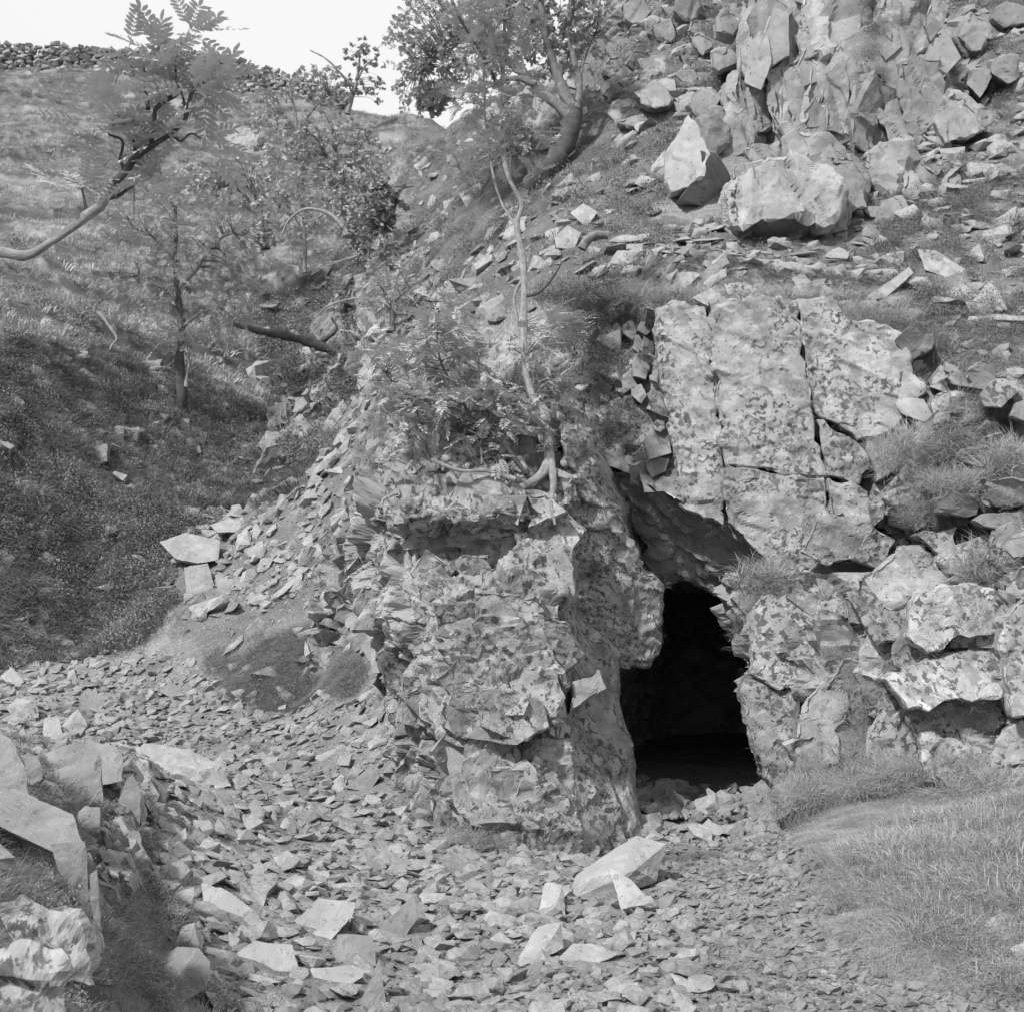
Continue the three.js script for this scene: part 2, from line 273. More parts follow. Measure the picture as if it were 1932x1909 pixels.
// the low bank at the left of the camera
land([0, 1700, 3.7], [100, 1690, 3.9], [0, 1610, 4.4], [90, 1620, 4.5], [60, 1520, 5.4], [150, 1500, 6.6], [0, 1440, 6.2], [200, 1480, 7.4], [245, 1560, 7.2], [300, 1690, 6.4], [260, 1800, 5.3], [330, 1850, 5.3], [230, 1909, 4.3], [-200, 1700, 3.5], [-200, 1500, 5.2], [60, 1900, 3.1], [-200, 1900, 3], [250, 1420, 9.2], [60, 1400, 8.5]);
for (const [x, y, z] of [[0, 0, 1], [-2, 0.6, 0], [2.5, 0, 0], [-1, 0.05, -2.5], [0.3, 0, -3], [2, 0, -3], [-6, 1.5, -2], [6, 0.5, -3], [-1.05, 0.15, -4.0], [9, 2, -6], [-12, 2.5, -6], [-0.9, 0.2, -3.2]]) LAND.push(V(x, y, z));
const NL = LAND.length;
const COEF = (() => {                                               // linear radial interpolation with a constant term, slightly smoothed
  const n = NL + 1, A = Array.from({ length: n }, () => new Float64Array(n + 1));
  for (let i = 0; i < NL; i++) { for (let j = 0; j < NL; j++) A[i][j] = -Math.hypot(LAND[i].x - LAND[j].x, LAND[i].z - LAND[j].z); A[i][i] += 0.02; A[i][NL] = A[NL][i] = 1; A[i][n] = LAND[i].y; }
  for (let c = 0; c < n; c++) {
    let p = c; for (let r = c + 1; r < n; r++) if (Math.abs(A[r][c]) > Math.abs(A[p][c])) p = r;
    [A[c], A[p]] = [A[p], A[c]];
    for (let r = c + 1; r < n; r++) { const f = A[r][c] / A[c][c]; if (f) for (let k = c; k <= n; k++) A[r][k] -= f * A[c][k]; }
  }
  const x = new Float64Array(n);
  for (let r = n - 1; r >= 0; r--) { let s = A[r][n]; for (let k = r + 1; k < n; k++) s -= A[r][k] * x[k]; x[r] = s / A[r][r]; }
  return x;
})();
const H0 = (x, z) => { let s = COEF[NL]; for (let i = 0; i < NL; i++) { const p = LAND[i], a = p.x - x, b = p.z - z; s -= COEF[i] * Math.sqrt(a * a + b * b); } return s; };
const terrace = (x, z, h) => { const t = h * 0.75 + 1.3 * fbm(x * 0.16, 5, z * 0.16, 3); return t - Math.floor(t); };
const H = (x, z) => {
  const far = smooth(10, 24, -z), h = H0(x, z), hill = smooth(22, 28, -z) * smooth(-1, -4, x);
  let step = 0;
  if (hill > 0) { const f = terrace(x, z, h); step = 0.85 * hill * (f < 0.72 ? -f * 0.55 : -0.396 + (f - 0.72) * 1.414); }   // sheep terraces
  return h + step + mix(0.05, 0.45, far) * fbm(x * mix(1.1, 0.45, far), 3, z * mix(1.1, 0.45, far), 4) + mix(0.03, 0.16, far) * fbm(x * 3.1, 9, z * 3.1, 3) + 0.3 * smooth(14, 16, -z) * smooth(27, 24, -z) * smooth(-2, -3.5, x) * fbm(x * 1.3, 21, z * 1.3, 3);
};
function hit(u, v, from = 3, to = 90) {                             // where the ground lies that the photograph shows at (u, v)
  let a = from;
  for (let d = from; d < to; d *= 1.012) { const p = P(u, v, d); if (p.y < H(p.x, p.z)) { let lo = a, hi = d; for (let k = 0; k < 12; k++) { const m = (lo + hi) / 2, q = P(u, v, m); if (q.y < H(q.x, q.z)) hi = m; else lo = m; } return P(u, v, hi); } a = d; }
  return null;
}
// kinds of ground, as areas of the land (outlined on the photograph)
const ZONE = {
  scree: [[-900, 1250], [330, 1230], [480, 1330], [740, 1310], [770, 1420], [840, 1530], [900, 1600], [1100, 1600], [1300, 1700], [1350, 2200], [430, 2200], [330, 1750], [290, 1600], [270, 1480], [-900, 1400]],
  gravel: [[900, 1600], [1240, 1560], [1460, 1550], [1530, 1630], [1577, 1694], [1592, 1754], [1632, 1814], [1717, 1854], [1932, 1880], [2200, 1890], [2200, 2200], [900, 2200]],
  mound: [[1490, 1550], [1600, 1480], [1760, 1450], [2200, 1450], [2200, 1890], [1932, 1880], [1717, 1854], [1632, 1814], [1592, 1754], [1577, 1694], [1555, 1620]],
  bank: [[-900, 640], [330, 665], [440, 735], [560, 865], [565, 915], [320, 1030], [320, 1120], [210, 1240], [-900, 1250]],
  fan: [[320, 1030], [565, 912], [640, 830], [690, 600], [780, 470], [860, 560], [770, 700], [735, 950], [700, 1000], [745, 1310], [480, 1330], [330, 1240]],
  upper: [[760, 235], [900, 225], [1040, 330], [1040, 200], [1110, 30], [1160, -100], [1450, -100], [1400, 250], [1250, 300], [1240, 420], [1300, 470], [1240, 540], [1040, 560], [800, 640], [770, 470]],
  ledge: [[1040, 560], [1240, 420], [1400, 400], [1640, 420], [1700, 600], [1500, 590], [1240, 590]],
  right: [[1640, 420], [1600, 280], [1780, 250], [1780, -100], [2300, -100], [2300, 900], [1780, 800], [1700, 600]],
  verge: [[-900, 1380], [60, 1380], [230, 1470], [290, 1580], [330, 1760], [430, 1909], [430, 2200], [-900, 2200]],
  gully: [[480, 560], [700, 500], [700, 620], [650, 800], [570, 900], [520, 800]],
};
const zoneOf = (x, y, z) => { const [u, v] = proj(x, y, z); for (const k in ZONE) if (inPoly(ZONE[k], u, v)) return k; return u < 300 && v > 1380 ? 'verge' : 'hill'; };
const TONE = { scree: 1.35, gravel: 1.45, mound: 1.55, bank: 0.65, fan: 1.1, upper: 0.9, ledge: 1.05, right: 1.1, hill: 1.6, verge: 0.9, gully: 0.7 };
// the plan of the rock face, where there is no open ground
const PX = (u, d) => { const p = P(u, HORIZON, d); return [p.x, p.z]; };
const BAND = [PX(745, 12.3), PX(800, 10.7), PX(890, 9.95), PX(960, 9.6), PX(1100, 9.6), PX(1200, 10.05), PX(1330, 10.1), PX(1470, 10.1), PX(1600, 9.7), PX(1760, 9.4), PX(1932, 9.0), PX(2400, 8.4), PX(2400, 9.6), PX(1932, 9.95), PX(1850, 10.4), PX(1720, 11.1), PX(1600, 11.7), PX(1400, 11.8), PX(1240, 12), PX(1120, 12.8), PX(1040, 13.1), PX(950, 13.2), PX(850, 13.4), PX(780, 13.8), PX(750, 13.4)];

{ // one sheet of ground, finer towards the path
  const cols = 520, rows = 660, a0 = -0.62, a1 = 0.62, pos = new Float32Array((cols + 1) * (rows + 1) * 3), col = new Float32Array(pos.length), uv = new Float32Array((cols + 1) * (rows + 1) * 2), hole = new Uint8Array((cols + 1) * (rows + 1)), ix = [];
  for (let i = 0; i <= rows; i++) {
    const d = i === rows ? 160 : 1.2 * Math.pow(85 / 1.2, i / (rows - 1));
    for (let j = 0; j <= cols; j++) {
      const t = (a0 + (a1 - a0) * j / cols), x = t * (d + 2.5), z = -d, k = i * (cols + 1) + j, y = i === rows ? H(x * 0.6, -85) - 10 : H(x, z);
      pos.set([x, y, z], k * 3); uv.set([x / 2.2, z / 2.2], k * 2);
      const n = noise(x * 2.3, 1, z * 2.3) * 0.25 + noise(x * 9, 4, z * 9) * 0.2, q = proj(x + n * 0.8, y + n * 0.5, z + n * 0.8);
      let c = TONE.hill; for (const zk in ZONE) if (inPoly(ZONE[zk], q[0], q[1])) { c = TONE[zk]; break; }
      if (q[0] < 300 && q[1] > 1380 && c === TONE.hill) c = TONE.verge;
      if (c === TONE.hill && d > 22 && d < 62) { const f = terrace(x, z, H0(x, z)); if (f > 0.74 && fbm(x * 0.5, 3, z * 0.5, 3) > -0.15) c = 0.55; }   // darker tone along the terrace edges, broken up by noise
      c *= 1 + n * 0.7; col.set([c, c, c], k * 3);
      hole[k] = inPoly(BAND, x, z) ? 1 : 0;
    }
  }
  for (let i = 0; i < rows; i++) for (let j = 0; j < cols; j++) { const a = i * (cols + 1) + j, b = a + 1, c = a + cols + 1, d = c + 1; if (hole[a] && hole[b] && hole[c] && hole[d]) continue; ix.push(a, b, c, b, d, c); }
  const g = new THREE.BufferGeometry();
  g.setAttribute('position', new THREE.BufferAttribute(pos, 3)); g.setAttribute('color', new THREE.BufferAttribute(col, 3)); g.setAttribute('uv', new THREE.BufferAttribute(uv, 2)); g.setIndex(ix); g.computeVertexNormals();
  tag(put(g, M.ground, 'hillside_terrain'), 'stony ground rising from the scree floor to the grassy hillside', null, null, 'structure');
}

// ------------------------------------------------------------------ rock
const ROT = -0.5, RC = Math.cos(ROT), RS = Math.sin(ROT);
const chips = (amp, s, ax = 0.55, ay = 1.6, az = 0.8, tilt = 0.9) => (x, y, z) => {
  const wx = 0.5 / s * fbm(x * s * 1.1, y * s * 1.1, z * s * 1.1 + 5, 3), wy = 0.28 / s * fbm(x * s * 1.3 + 9, y * s * 1.3, z * s * 1.3, 3);
  const p = (x + wx) * RC + (y + wy) * RS, q = -(x + wx) * RS + (y + wy) * RC;
  return amp * (0.62 * facet(p * s * ax, q * s * ay, (z + wy) * s * az, tilt) + 0.30 * facet(p * s * 2.6 * ax + 7, q * s * 2.6 * ay, z * s * 2.6 * az, tilt) + 0.45 * fbm(x * s * 1.5, y * s * 2.5, z * s * 1.5, 4));
};
const tall = (amp) => (x, y, z) => { const w = 0.3 * fbm(x, y, z, 3), p = (x + w) * 0.96 + y * 0.28, q = -x * 0.28 + (y + w) * 0.96; return amp * (0.9 * facet(p * 1.5, q * 0.55, z * 1.2, 0.8) + 0.4 * facet(p * 4.2, q * 1.5, z * 3.6, 0.8) + 0.35 * fbm(x * 4, y * 4, z * 4, 4)); };
const face = (amp) => (x, y, z) => { const p = x * RC + y * RS, q = -x * RS + y * RC; return amp * (0.7 * facet(p * 2.2, q * 3.4, z * 2, 0.6) + 0.4 * facet(p * 7, q * 12, z * 7, 0.6) + 0.5 * fbm(x * 5, y * 8, z * 5, 3)); };
const tone = (base, var_ = 0.18, s = 1.3) => (x, y, z) => base * (1 + var_ * fbm(x * s, y * s, z * s, 3) + 0.10 * noise(x * 14, y * 22, z * 14));

let BR;
const buttress = group('rock_buttress');
tag(buttress, 'lichen-spotted slate buttress standing between the scree gully and the cave mouth', null, null, 'structure');
{
  BR = [
    [640, [790, 15.5], [800, 13.6], [830, 13.0], [890, 12.8], [960, 12.7], [1040, 12.8], [1090, 13.0], [1130, 13.3], [1170, 15]],
    [700, [765, 14.8], [745, 12.8], [790, 11.9], [860, 11.6], [950, 11.5], [1035, 11.6], [1080, 12.0], [1115, 12.4], [1150, 14.2]],
    [780, [755, 13.8], [724, 12.1], [770, 11.2], [850, 10.8], [940, 10.7], [1045, 10.8], [1080, 11.3], [1120, 11.9], [1170, 13.6]],
    [880, [755, 13.2], [728, 11.5], [772, 10.55], [850, 10.2], [950, 10.05], [1060, 10.1], [1100, 10.55], [1150, 11.1], [1230, 13.2]],
    [955, [750, 13], [695, 11.3], [742, 10.2], [850, 9.75], [960, 9.7], [1072, 9.8], [1110, 10.25], [1175, 10.8], [1250, 13.2]],
    [985, [750, 13], [690, 11.2], [742, 10.15], [850, 9.72], [960, 9.7], [1074, 9.8], [1112, 10.25], [1180, 10.8], [1250, 13.2]],
    [1000, [750, 13], [690, 11.15], [750, 10.25], [860, 10.05], [970, 9.85], [1076, 9.84], [1115, 10.3], [1185, 10.85], [1250, 13.2]],
    [1040, [750, 12.8], [690, 11.1], [760, 10.3], [870, 10.08], [980, 9.88], [1078, 9.86], [1120, 10.3], [1190, 10.9], [1255, 13.1]],
    [1062, [750, 12.7], [695, 11.0], [745, 10.12], [850, 9.78], [970, 9.72], [1080, 9.76], [1120, 10.3], [1190, 10.85], [1255, 13]],
    [1150, [755, 12.6], [708, 10.9], [740, 10.02], [850, 9.58], [960, 9.5], [1064, 9.65], [1108, 10.25], [1180, 10.8], [1145, 13]],
    [1250, [770, 12.4], [722, 10.8], [762, 9.98], [860, 9.45], [960, 9.36], [1072, 9.5], [1122, 10.0], [1180, 10.45], [1145, 12.8]],
    [1330, [790, 12.2], [752, 10.6], [792, 9.88], [870, 9.36], [960, 9.22], [1072, 9.35], [1122, 9.85], [1184, 10.3], [1149, 12.7]],
    [1372, [792, 12.1], [762, 10.5], [805, 9.86], [880, 9.34], [965, 9.2], [1072, 9.33], [1128, 9.78], [1198, 10.25], [1163, 12.6]],
    [1392, [792, 12.1], [766, 10.45], [810, 9.9], [885, 9.5], [970, 9.38], [1072, 9.46], [1132, 9.74], [1205, 10.2], [1170, 12.6]],
    [1480, [805, 11.9], [785, 10.3], [832, 9.72], [900, 9.36], [980, 9.24], [1086, 9.32], [1152, 9.6], [1217, 10.0], [1182, 12.4]],
    [1560, [830, 11.7], [845, 10.1], [866, 9.5], [922, 9.22], [1000, 9.12], [1092, 9.2], [1164, 9.46], [1231, 9.82], [1196, 12.3]],
    [1660, [850, 11.6], [862, 9.9], [888, 9.35], [935, 9.08], [1010, 8.96], [1100, 9.05], [1172, 9.33], [1242, 9.7], [1207, 12.2]],
  ];
  const R = BR.map(([v, ...c]) => c.map(([u, d]) => P(u, v, d)));
  const big = chips(0.26, 1.7, 0.8, 1.1, 0.9, 1.2), ch = chips(0.06, 4.6, 0.7, 1.4, 0.9, 1.1);
  const g = rough(loft(R, 150, 110, 0.4), { L: 0.036, disp: (x, y, z, nx) => (big(x, y, z) * 0.75 + ch(x, y, z)) * (1 - 0.75 * smooth(0.35, 0.8, nx)) - 0.06 * smooth(0.3, 0.8, nx), color: tone(0.9, 0.35), tile: 1.9 });
  put(g, M.mossy, 'rock_face', buttress);
}
const cliff = group('slate_cliff');
tag(cliff, 'pale lichen-covered slate cliff above and beside the cave mouth', null, null, 'structure');
{
  // behind the slabs: the broken wall, from the turf edge down to the lip over the cave
  const C = [[1070, 600, 12.9, 850, 11.7], [1140, 575, 12.6, 885, 11.45], [1200, 560, 12.2, 905, 11.2], [1245, 566, 11.85, 935, 11.05], [1290, 566, 11.75, 958, 11.0], [1340, 566, 11.7, 985, 11.0], [1420, 560, 11.6, 1035, 10.95], [1490, 566, 11.6, 1095, 10.9], [1560, 588, 11.55, 1140, 10.75], [1640, 625, 11.35, 1165, 10.5], [1720, 690, 10.95, 1190, 10.25], [1790, 765, 10.55, 1210, 10.05], [1860, 835, 10.3, 1210, 9.85], [1932, 850, 10.05, 1210, 9.6], [2150, 850, 9.7, 1210, 9.1], [2500, 850, 9.2, 1210, 8.6]];
  const rows = [C.map(([u, v, d]) => P(u, v + 30, d + 1.5))];
  for (let k = 0; k <= 6; k++) rows.push(C.map(([u, v, d, w, e]) => P(u, mix(v, w, k / 6), mix(d, e, k / 6))));
  const dd = chips(0.22, 1.7, 0.9, 1.2, 1);
  put(rough(loft(rows, 80, 160, 0.3), { L: 0.05, disp: dd, color: tone(0.85, 0.4), tile: 1.7 }), M.mossy, 'broken_rock_wall', cliff);
  // the dark underside of the overhang, from that lip back to the roof of the cave
  const lip = [[1070, 850, 11.7], [1140, 885, 11.45], [1200, 905, 11.2], [1245, 935, 11.05], [1290, 958, 11.0], [1340, 985, 11.0], [1420, 1035, 10.95], [1490, 1092, 10.9], [1540, 1125, 10.85]];
  const roof = [[1120, 1080, 12.4], [1170, 1085, 12.2], [1220, 1090, 12.0], [1255, 1100, 11.9], [1290, 1102, 11.9], [1330, 1118, 11.8], [1388, 1146, 11.5], [1440, 1160, 11.2], [1500, 1170, 11.0]];
  const A = lip.map(([u, v, d]) => P(u, v - 12, d + 0.02)), B = roof.map(([u, v, d]) => P(u, v, d)), mid = A.map((p, i) => p.clone().lerp(B[i], 0.5).add(V(0, 0.05, 0))), bk = roof.map(([u, v, d]) => P(u, v - 60, d + 1.6));
  put(rough(loft([A, mid, B, bk], 40, 90, 0.3), { L: 0.05, disp: chips(0.16, 2.2), color: tone(0.9, 0.4), tile: 1.6 }), M.slate, 'overhang_underside', cliff);
  // right of the cave: jamb and the stepped wall behind its blocks
  const E = [[1080, 1388], [1140, 1388], [1220, 1408], [1290, 1424], [1350, 1428], [1440, 1456], [1530, 1484], [1660, 1515]];
  put(rough(loft(E.map(([v, u]) => [P(u + 70, v, 13), P(u + 18, v, 11.2), P(u + 4, v, 10.15), P(u + 60, v, 10.02), P(1540, v, 9.98 - (v - 1080) / 2600), P(1640, v, 9.95 - (v - 1080) / 1400), P(1740, v, 9.85 - (v - 1080) / 1000), P(1840, v, 9.65 - (v - 1080) / 900), P(1932, v, 9.4 - (v - 1080) / 900), P(2150, v, 9.0 - (v - 1080) / 900), P(2500, v, 8.6 - (v - 1080) / 900)]), 60, 130, 0.3), { L: 0.05, disp: chips(0.28, 2.0, 0.9, 1.2, 1, 1.1), color: tone(0.95, 0.4), tile: 2.1 }), M.mossy, 'stepped_rock_wall', cliff);
  // the passage into the hill
  const ring = [[1150, 1700], [1110, 1400], [1140, 1190], [1190, 1085], [1300, 1062], [1410, 1085], [1480, 1170], [1500, 1350], [1530, 1560], [1545, 1700]];
  const rings = [[11.75, 0, 1.0], [12.4, 20, 0.98], [13.5, 60, 0.9], [15.5, 120, 0.8], [16.5, 150, 0.6], [16.8, 150, 0.02]].map(([d, s, k]) => ring.map(([u, v]) => P(1330 + (u - 1330) * k + s * 0.4, 1380 + (v - 1380) * (k < 0.1 ? k : Math.min(1, k + 0.03)), d)));
  put(rough(loft(rings, 40, 60, 0.3), { L: 0.15, disp: chips(0.2, 1.4), color: tone(0.95, 0.3), tile: 2 }), M.slate, 'cave_wall', cliff);
  const floorRows = [9.6, 10.4, 11.5, 13, 17].map((d, i) => [1120, 1220, 1330, 1460, 1580].map((u) => { const p = P(u, 1500, d); return V(p.x, i ? 0.0 + i * 0.02 : -0.2, p.z); }));
  put(rough(loft(floorRows, 30, 30, 0.3), { L: 0.08, disp: (x, y, z) => 0.05 * fbm(x * 4, 1, z * 4), color: tone(1.2, 0.3), tile: 2 }), M.ground, 'cave_floor', cliff);
}
const shift = (p, k, c) => [c[0] + (p[0] - c[0]) * k, c[1] + (p[1] - c[1]) * k];
const JOINT = [];
// a block of the rock face from its outline: d0 metres away at the middle, leaning with slopes su, sv (metres per 1000 px), T thick
function slab(parent, name, mat, out, d0, { su = 0, sv = -0.7, T = 0.5, bevel = 0.025, inset = 0.975, amp = 0.035, L = 0.032, t = 1, tile = 1.9, top = 0, grow = 5, shape = face, rag = 8, joint = false } = {}) {
  const raw = out, jag = rag * 10 / d0, salt = rnd() * 50, rc = [0, 0]; out = []; for (const p of raw) { rc[0] += p[0] / raw.length; rc[1] += p[1] / raw.length; }
  for (let i = 0; i < raw.length; i++) {
    const p = raw[i], q = raw[(i + 1) % raw.length], len = Math.hypot(q[0] - p[0], q[1] - p[1]), k = Math.max(1, Math.round(len / (16 * 10 / d0)));
    for (let j = 0; j < k; j++) { const u = mix(p[0], q[0], j / k), v = mix(p[1], q[1], j / k); out.push([u + grow * (u - rc[0]) / 100 + jag * facet(u / 23, v / 23, salt, 0.8), v + grow * (v - rc[1]) / 100 + jag * facet(u / 23, v / 23, salt + 7, 0.8)]); }
  }
  const c = [0, 0]; for (const p of out) { c[0] += p[0] / out.length; c[1] += p[1] / out.length; }
  const D = (p) => d0 + su * (p[0] - c[0]) / 1000 + sv * (p[1] - c[1]) / 1000;
  const tri3 = [], n = out.length, a = out.map((p) => { const q = shift(p, inset, c); return P(q[0], q[1], D(q)); }), b = out.map((p) => P(p[0], p[1], D(p) + bevel)), e = out.map((p) => { const q = P(p[0], p[1], D(p) + bevel), w = P(...shift(p, 0.96, c), D(p) + T); return V(mix(q.x, w.x, 0.7), mix(q.y, w.y, 0.6) + top, w.z); });
  const flat2 = out.map((p) => new THREE.Vector2(p[0], -p[1])), cw = THREE.ShapeUtils.isClockWise(flat2);
  const T3 = (p, q, r) => { const s = cw ? [p, r, q] : [p, q, r]; for (const w of s) tri3.push(w.x, w.y, w.z); };
  for (const [i, j, k] of THREE.ShapeUtils.triangulateShape(flat2, [])) { const s = [a[i], a[j], a[k]]; const nn = s[1].clone().sub(s[0]).cross(s[2].clone().sub(s[0])); const w = nn.z > 0 ? s : [s[0], s[2], s[1]]; for (const q of w) tri3.push(q.x, q.y, q.z); }
  for (let i = 0; i < n; i++) { const j = (i + 1) % n; T3(a[i], b[i], b[j]); T3(a[i], b[j], a[j]); T3(b[i], e[i], e[j]); T3(b[i], e[j], b[j]); }
  if (joint) for (const p of b) JOINT.push(p);
  const k = rnd();
  const m = put(rough(tri3, { L, disp: shape(amp), color: tone(t * rr(0.92, 1.08), 0.16, 2), tile, off: k }), mat, name, parent);
  return m;
}
const S = (m, out, d, o) => slab(cliff, 'rock_slab', m, out, d, { joint: true, ...o });
// a split angular piece standing a little proud of the rock: r pixels across, stretched by e along the angle a
function shard(parent, m, u, v, r, d, { t = 1, e = 1, a = rr(0, 3.1), tilt = 3.5, T = 0.3, amp = 0.02, L = 0.05, tile = 1.9, shape = face } = {}) {
  const n = 4 + Math.floor(rnd() * 3), a0 = rr(0, 6.28), out = [];
  for (let k = 0; k < n; k++) { const q = a0 - (k + rr(-0.3, 0.3)) / n * 6.283, x = Math.cos(q) * r * e * rr(0.8, 1.1), y = Math.sin(q) * r * rr(0.75, 1.1); out.push([u + x * Math.cos(a) - y * Math.sin(a), v + x * Math.sin(a) + y * Math.cos(a)]); }
  return slab(parent, 'rock_slab', m, out, d, { su: gauss() * tilt, sv: gauss() * tilt, T, amp, L, bevel: 0.012, inset: 0.99, rag: 2, grow: 0, t, tile, shape });
}
S(M.mossy, [[1245, 592], [1290, 580], [1334, 585], [1348, 700], [1356, 800], [1363, 880], [1367, 985], [1330, 972], [1285, 948], [1282, 890], [1262, 800], [1245, 690]], 11.05, { t: 1.0, su: -1.0, amp: 0.05 });
S(M.lichen, [[1340, 578], [1400, 572], [1440, 562], [1502, 575], [1509, 640], [1517, 700], [1536, 800], [1551, 893], [1480, 887], [1411, 876], [1369, 870], [1364, 820], [1354, 700]], 10.95, { t: 1.0, amp: 0.045 });
S(M.lichen, [[1508, 566], [1560, 572], [1586, 600], [1676, 612], [1706, 640], [1716, 690], [1746, 735], [1690, 800], [1666, 818], [1621, 824], [1546, 779], [1526, 700], [1515, 640]], 10.85, { t: 0.98, su: -1.2, amp: 0.05 });
S(M.mossy, [[1547, 792], [1617, 836], [1640, 870], [1622, 910], [1560, 896]], 10.8, { t: 0.85 });
S(M.lichen, [[1372, 882], [1411, 889], [1480, 899], [1553, 905], [1559, 960], [1586, 1040], [1480, 1086], [1440, 1048], [1405, 1008], [1375, 988]], 10.78, { t: 0.98, amp: 0.05 });
S(M.mossy, [[1563, 910], [1622, 921], [1650, 960], [1640, 1050], [1600, 1058], [1594, 1040], [1568, 960]], 10.6, { t: 1 });
S(M.slate, [[1553, 1060], [1600, 1066], [1664, 1020], [1667, 1112], [1640, 1170], [1580, 1150], [1510, 1100]], 10.55, { t: 0.9, sv: 0.8 });
S(M.lichen, [[1413, 1161], [1441, 1126], [1500, 1119], [1542, 1130], [1556, 1164], [1605, 1192], [1608, 1220], [1570, 1238], [1525, 1296], [1473, 1299], [1424, 1269], [1417, 1217]], 9.95, { t: 1.15, su: 0.5 });
S(M.lichen, [[1408, 1284], [1469, 1303], [1516, 1301], [1509, 1338], [1504, 1408], [1508, 1509], [1468, 1545], [1438, 1429], [1410, 1366], [1406, 1303]], 9.85, { t: 0.85, amp: 0.05 });
S(M.slate, [[1521, 1317], [1539, 1303], [1570, 1276], [1600, 1269], [1604, 1328], [1580, 1373], [1586, 1408], [1580, 1460], [1583, 1500], [1513, 1500], [1511, 1443], [1508, 1390]], 9.72, { t: 1.0, amp: 0.06 });
S(M.lichen, [[1605, 1250], [1660, 1230], [1668, 1300], [1645, 1370], [1630, 1460], [1590, 1470], [1592, 1400], [1610, 1330]], 9.85, { t: 0.8, amp: 0.06 });
S(M.lichen, [[1671, 1303], [1716, 1296], [1735, 1373], [1738, 1443], [1716, 1470], [1633, 1470], [1640, 1408], [1650, 1373]], 9.45, { t: 0.95, amp: 0.05 });
S(M.mossy, [[1723, 1136], [1747, 1112], [1814, 1105], [1869, 1112], [1886, 1126], [1883, 1192], [1814, 1200], [1779, 1225], [1758, 1230], [1716, 1200]], 9.3, { t: 1.2, amp: 0.03 });
S(M.lichen, [[1674, 1279], [1716, 1265], [1786, 1234], [1887, 1206], [1892, 1240], [1883, 1318], [1814, 1312], [1751, 1335], [1720, 1330]], 9.15, { t: 1.15, sv: -4.2, su: 0.3 });
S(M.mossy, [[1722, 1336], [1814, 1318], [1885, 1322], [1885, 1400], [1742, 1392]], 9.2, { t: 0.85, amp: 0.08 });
S(M.lichen, [[1740, 1387], [1821, 1404], [1855, 1408], [1869, 1470], [1786, 1484], [1751, 1470]], 9.0, { t: 1.1 });
S(M.lichen, [[1889, 1171], [1932, 1130], [2010, 1130], [2010, 1352], [1911, 1349], [1904, 1303], [1892, 1240]], 8.85, { t: 1.2, T: 0.7 });
S(M.lichen, [[1871, 1408], [1932, 1362], [2010, 1362], [2010, 1440], [1890, 1446], [1871, 1448]], 8.9, { t: 1.05 });
S(M.mossy, [[1868, 1455], [1940, 1448], [2010, 1450], [2010, 1520], [1890, 1520]], 8.8, { t: 0.8 });
S(M.lichen, [[1671, 945], [1716, 907], [1740, 914], [1737, 938], [1699, 952]], 10.2, { T: 0.4 });
S(M.lichen, [[1646, 950], [1670, 946], [1668, 975], [1655, 985]], 10.35, { T: 0.3 });
S(M.slate, [[1774, 945], [1796, 924], [1848, 935], [1845, 966], [1814, 975], [1775, 962]], 9.7, { t: 0.62, sv: 2, T: 0.6 });
S(M.slate, [[1859, 905], [1960, 900], [1960, 956], [1880, 956], [1862, 930]], 9.5, { t: 0.62, sv: 2, T: 0.6 });
S(M.slate, [[1840, 985], [1880, 972], [1925, 968], [1930, 985], [1880, 995]], 9.5, { t: 0.7 });
S(M.lichen, [[1734, 1004], [1800, 997], [1803, 1032], [1786, 1067], [1768, 1081], [1765, 1046]], 9.85, {});
S(M.lichen, [[1800, 1053], [1821, 1015], [1873, 1011], [1883, 1036], [1855, 1060], [1828, 1085], [1796, 1078]], 9.6, { t: 1.1 });
S(M.slate, [[1886, 1012], [1932, 1008], [1960, 1030], [1930, 1045], [1888, 1038]], 9.45, {});
S(M.lichen, [[1712, 1035], [1740, 1030], [1762, 1052], [1765, 1095], [1722, 1100]], 9.95, { t: 0.9 });
S(M.lichen, [[1640, 830], [1700, 800], [1750, 760], [1770, 800], [1720, 860], [1660, 900]], 10.75, { t: 0.85 });
S(M.slate, [[1690, 640], [1715, 615], [1760, 632], [1766, 650], [1720, 680]], 10.75, { t: 0.55, T: 0.35, sv: 1.5 });
S(M.lichen, [[1765, 745], [1790, 735], [1830, 740], [1870, 770], [1840, 795], [1770, 800]], 10.25, { t: 1.05 });
// the dark hanging slab between buttress and cave, and the rough corner above it
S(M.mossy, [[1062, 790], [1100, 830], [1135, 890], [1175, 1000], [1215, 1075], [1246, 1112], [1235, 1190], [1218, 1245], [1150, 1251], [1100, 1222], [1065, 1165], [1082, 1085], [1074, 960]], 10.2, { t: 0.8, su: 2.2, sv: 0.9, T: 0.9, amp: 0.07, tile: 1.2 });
// slabs of the buttress that stand proud
const Bs = (m, out, d, o) => slab(buttress, 'rock_slab', m, out, d, o);
Bs(M.slate, [[1000, 1055], [1060, 1035], [1080, 1070], [1082, 1130], [1062, 1152], [1020, 1110], [985, 1075]], 9.62, { t: 0.8, T: 0.35, rag: 3 });
Bs(M.slate, [[1085, 1290], [1130, 1268], [1140, 1300], [1100, 1325], [1075, 1345]], 9.35, { t: 0.8, T: 0.5, rag: 3 });
Bs(M.slate, [[838, 1400], [870, 1390], [920, 1500], [962, 1605], [905, 1605], [862, 1510]], 9.42, { t: 0.9, amp: 0.06, rag: 3, shape: tall });
Bs(M.mossy, [[748, 985], [850, 972], [960, 965], [1066, 950], [1070, 900], [1000, 885], [900, 880], [800, 875], [745, 900]], 9.86, { t: 0.9, T: 0.4, rag: 9, amp: 0.1, sv: -1.2 });
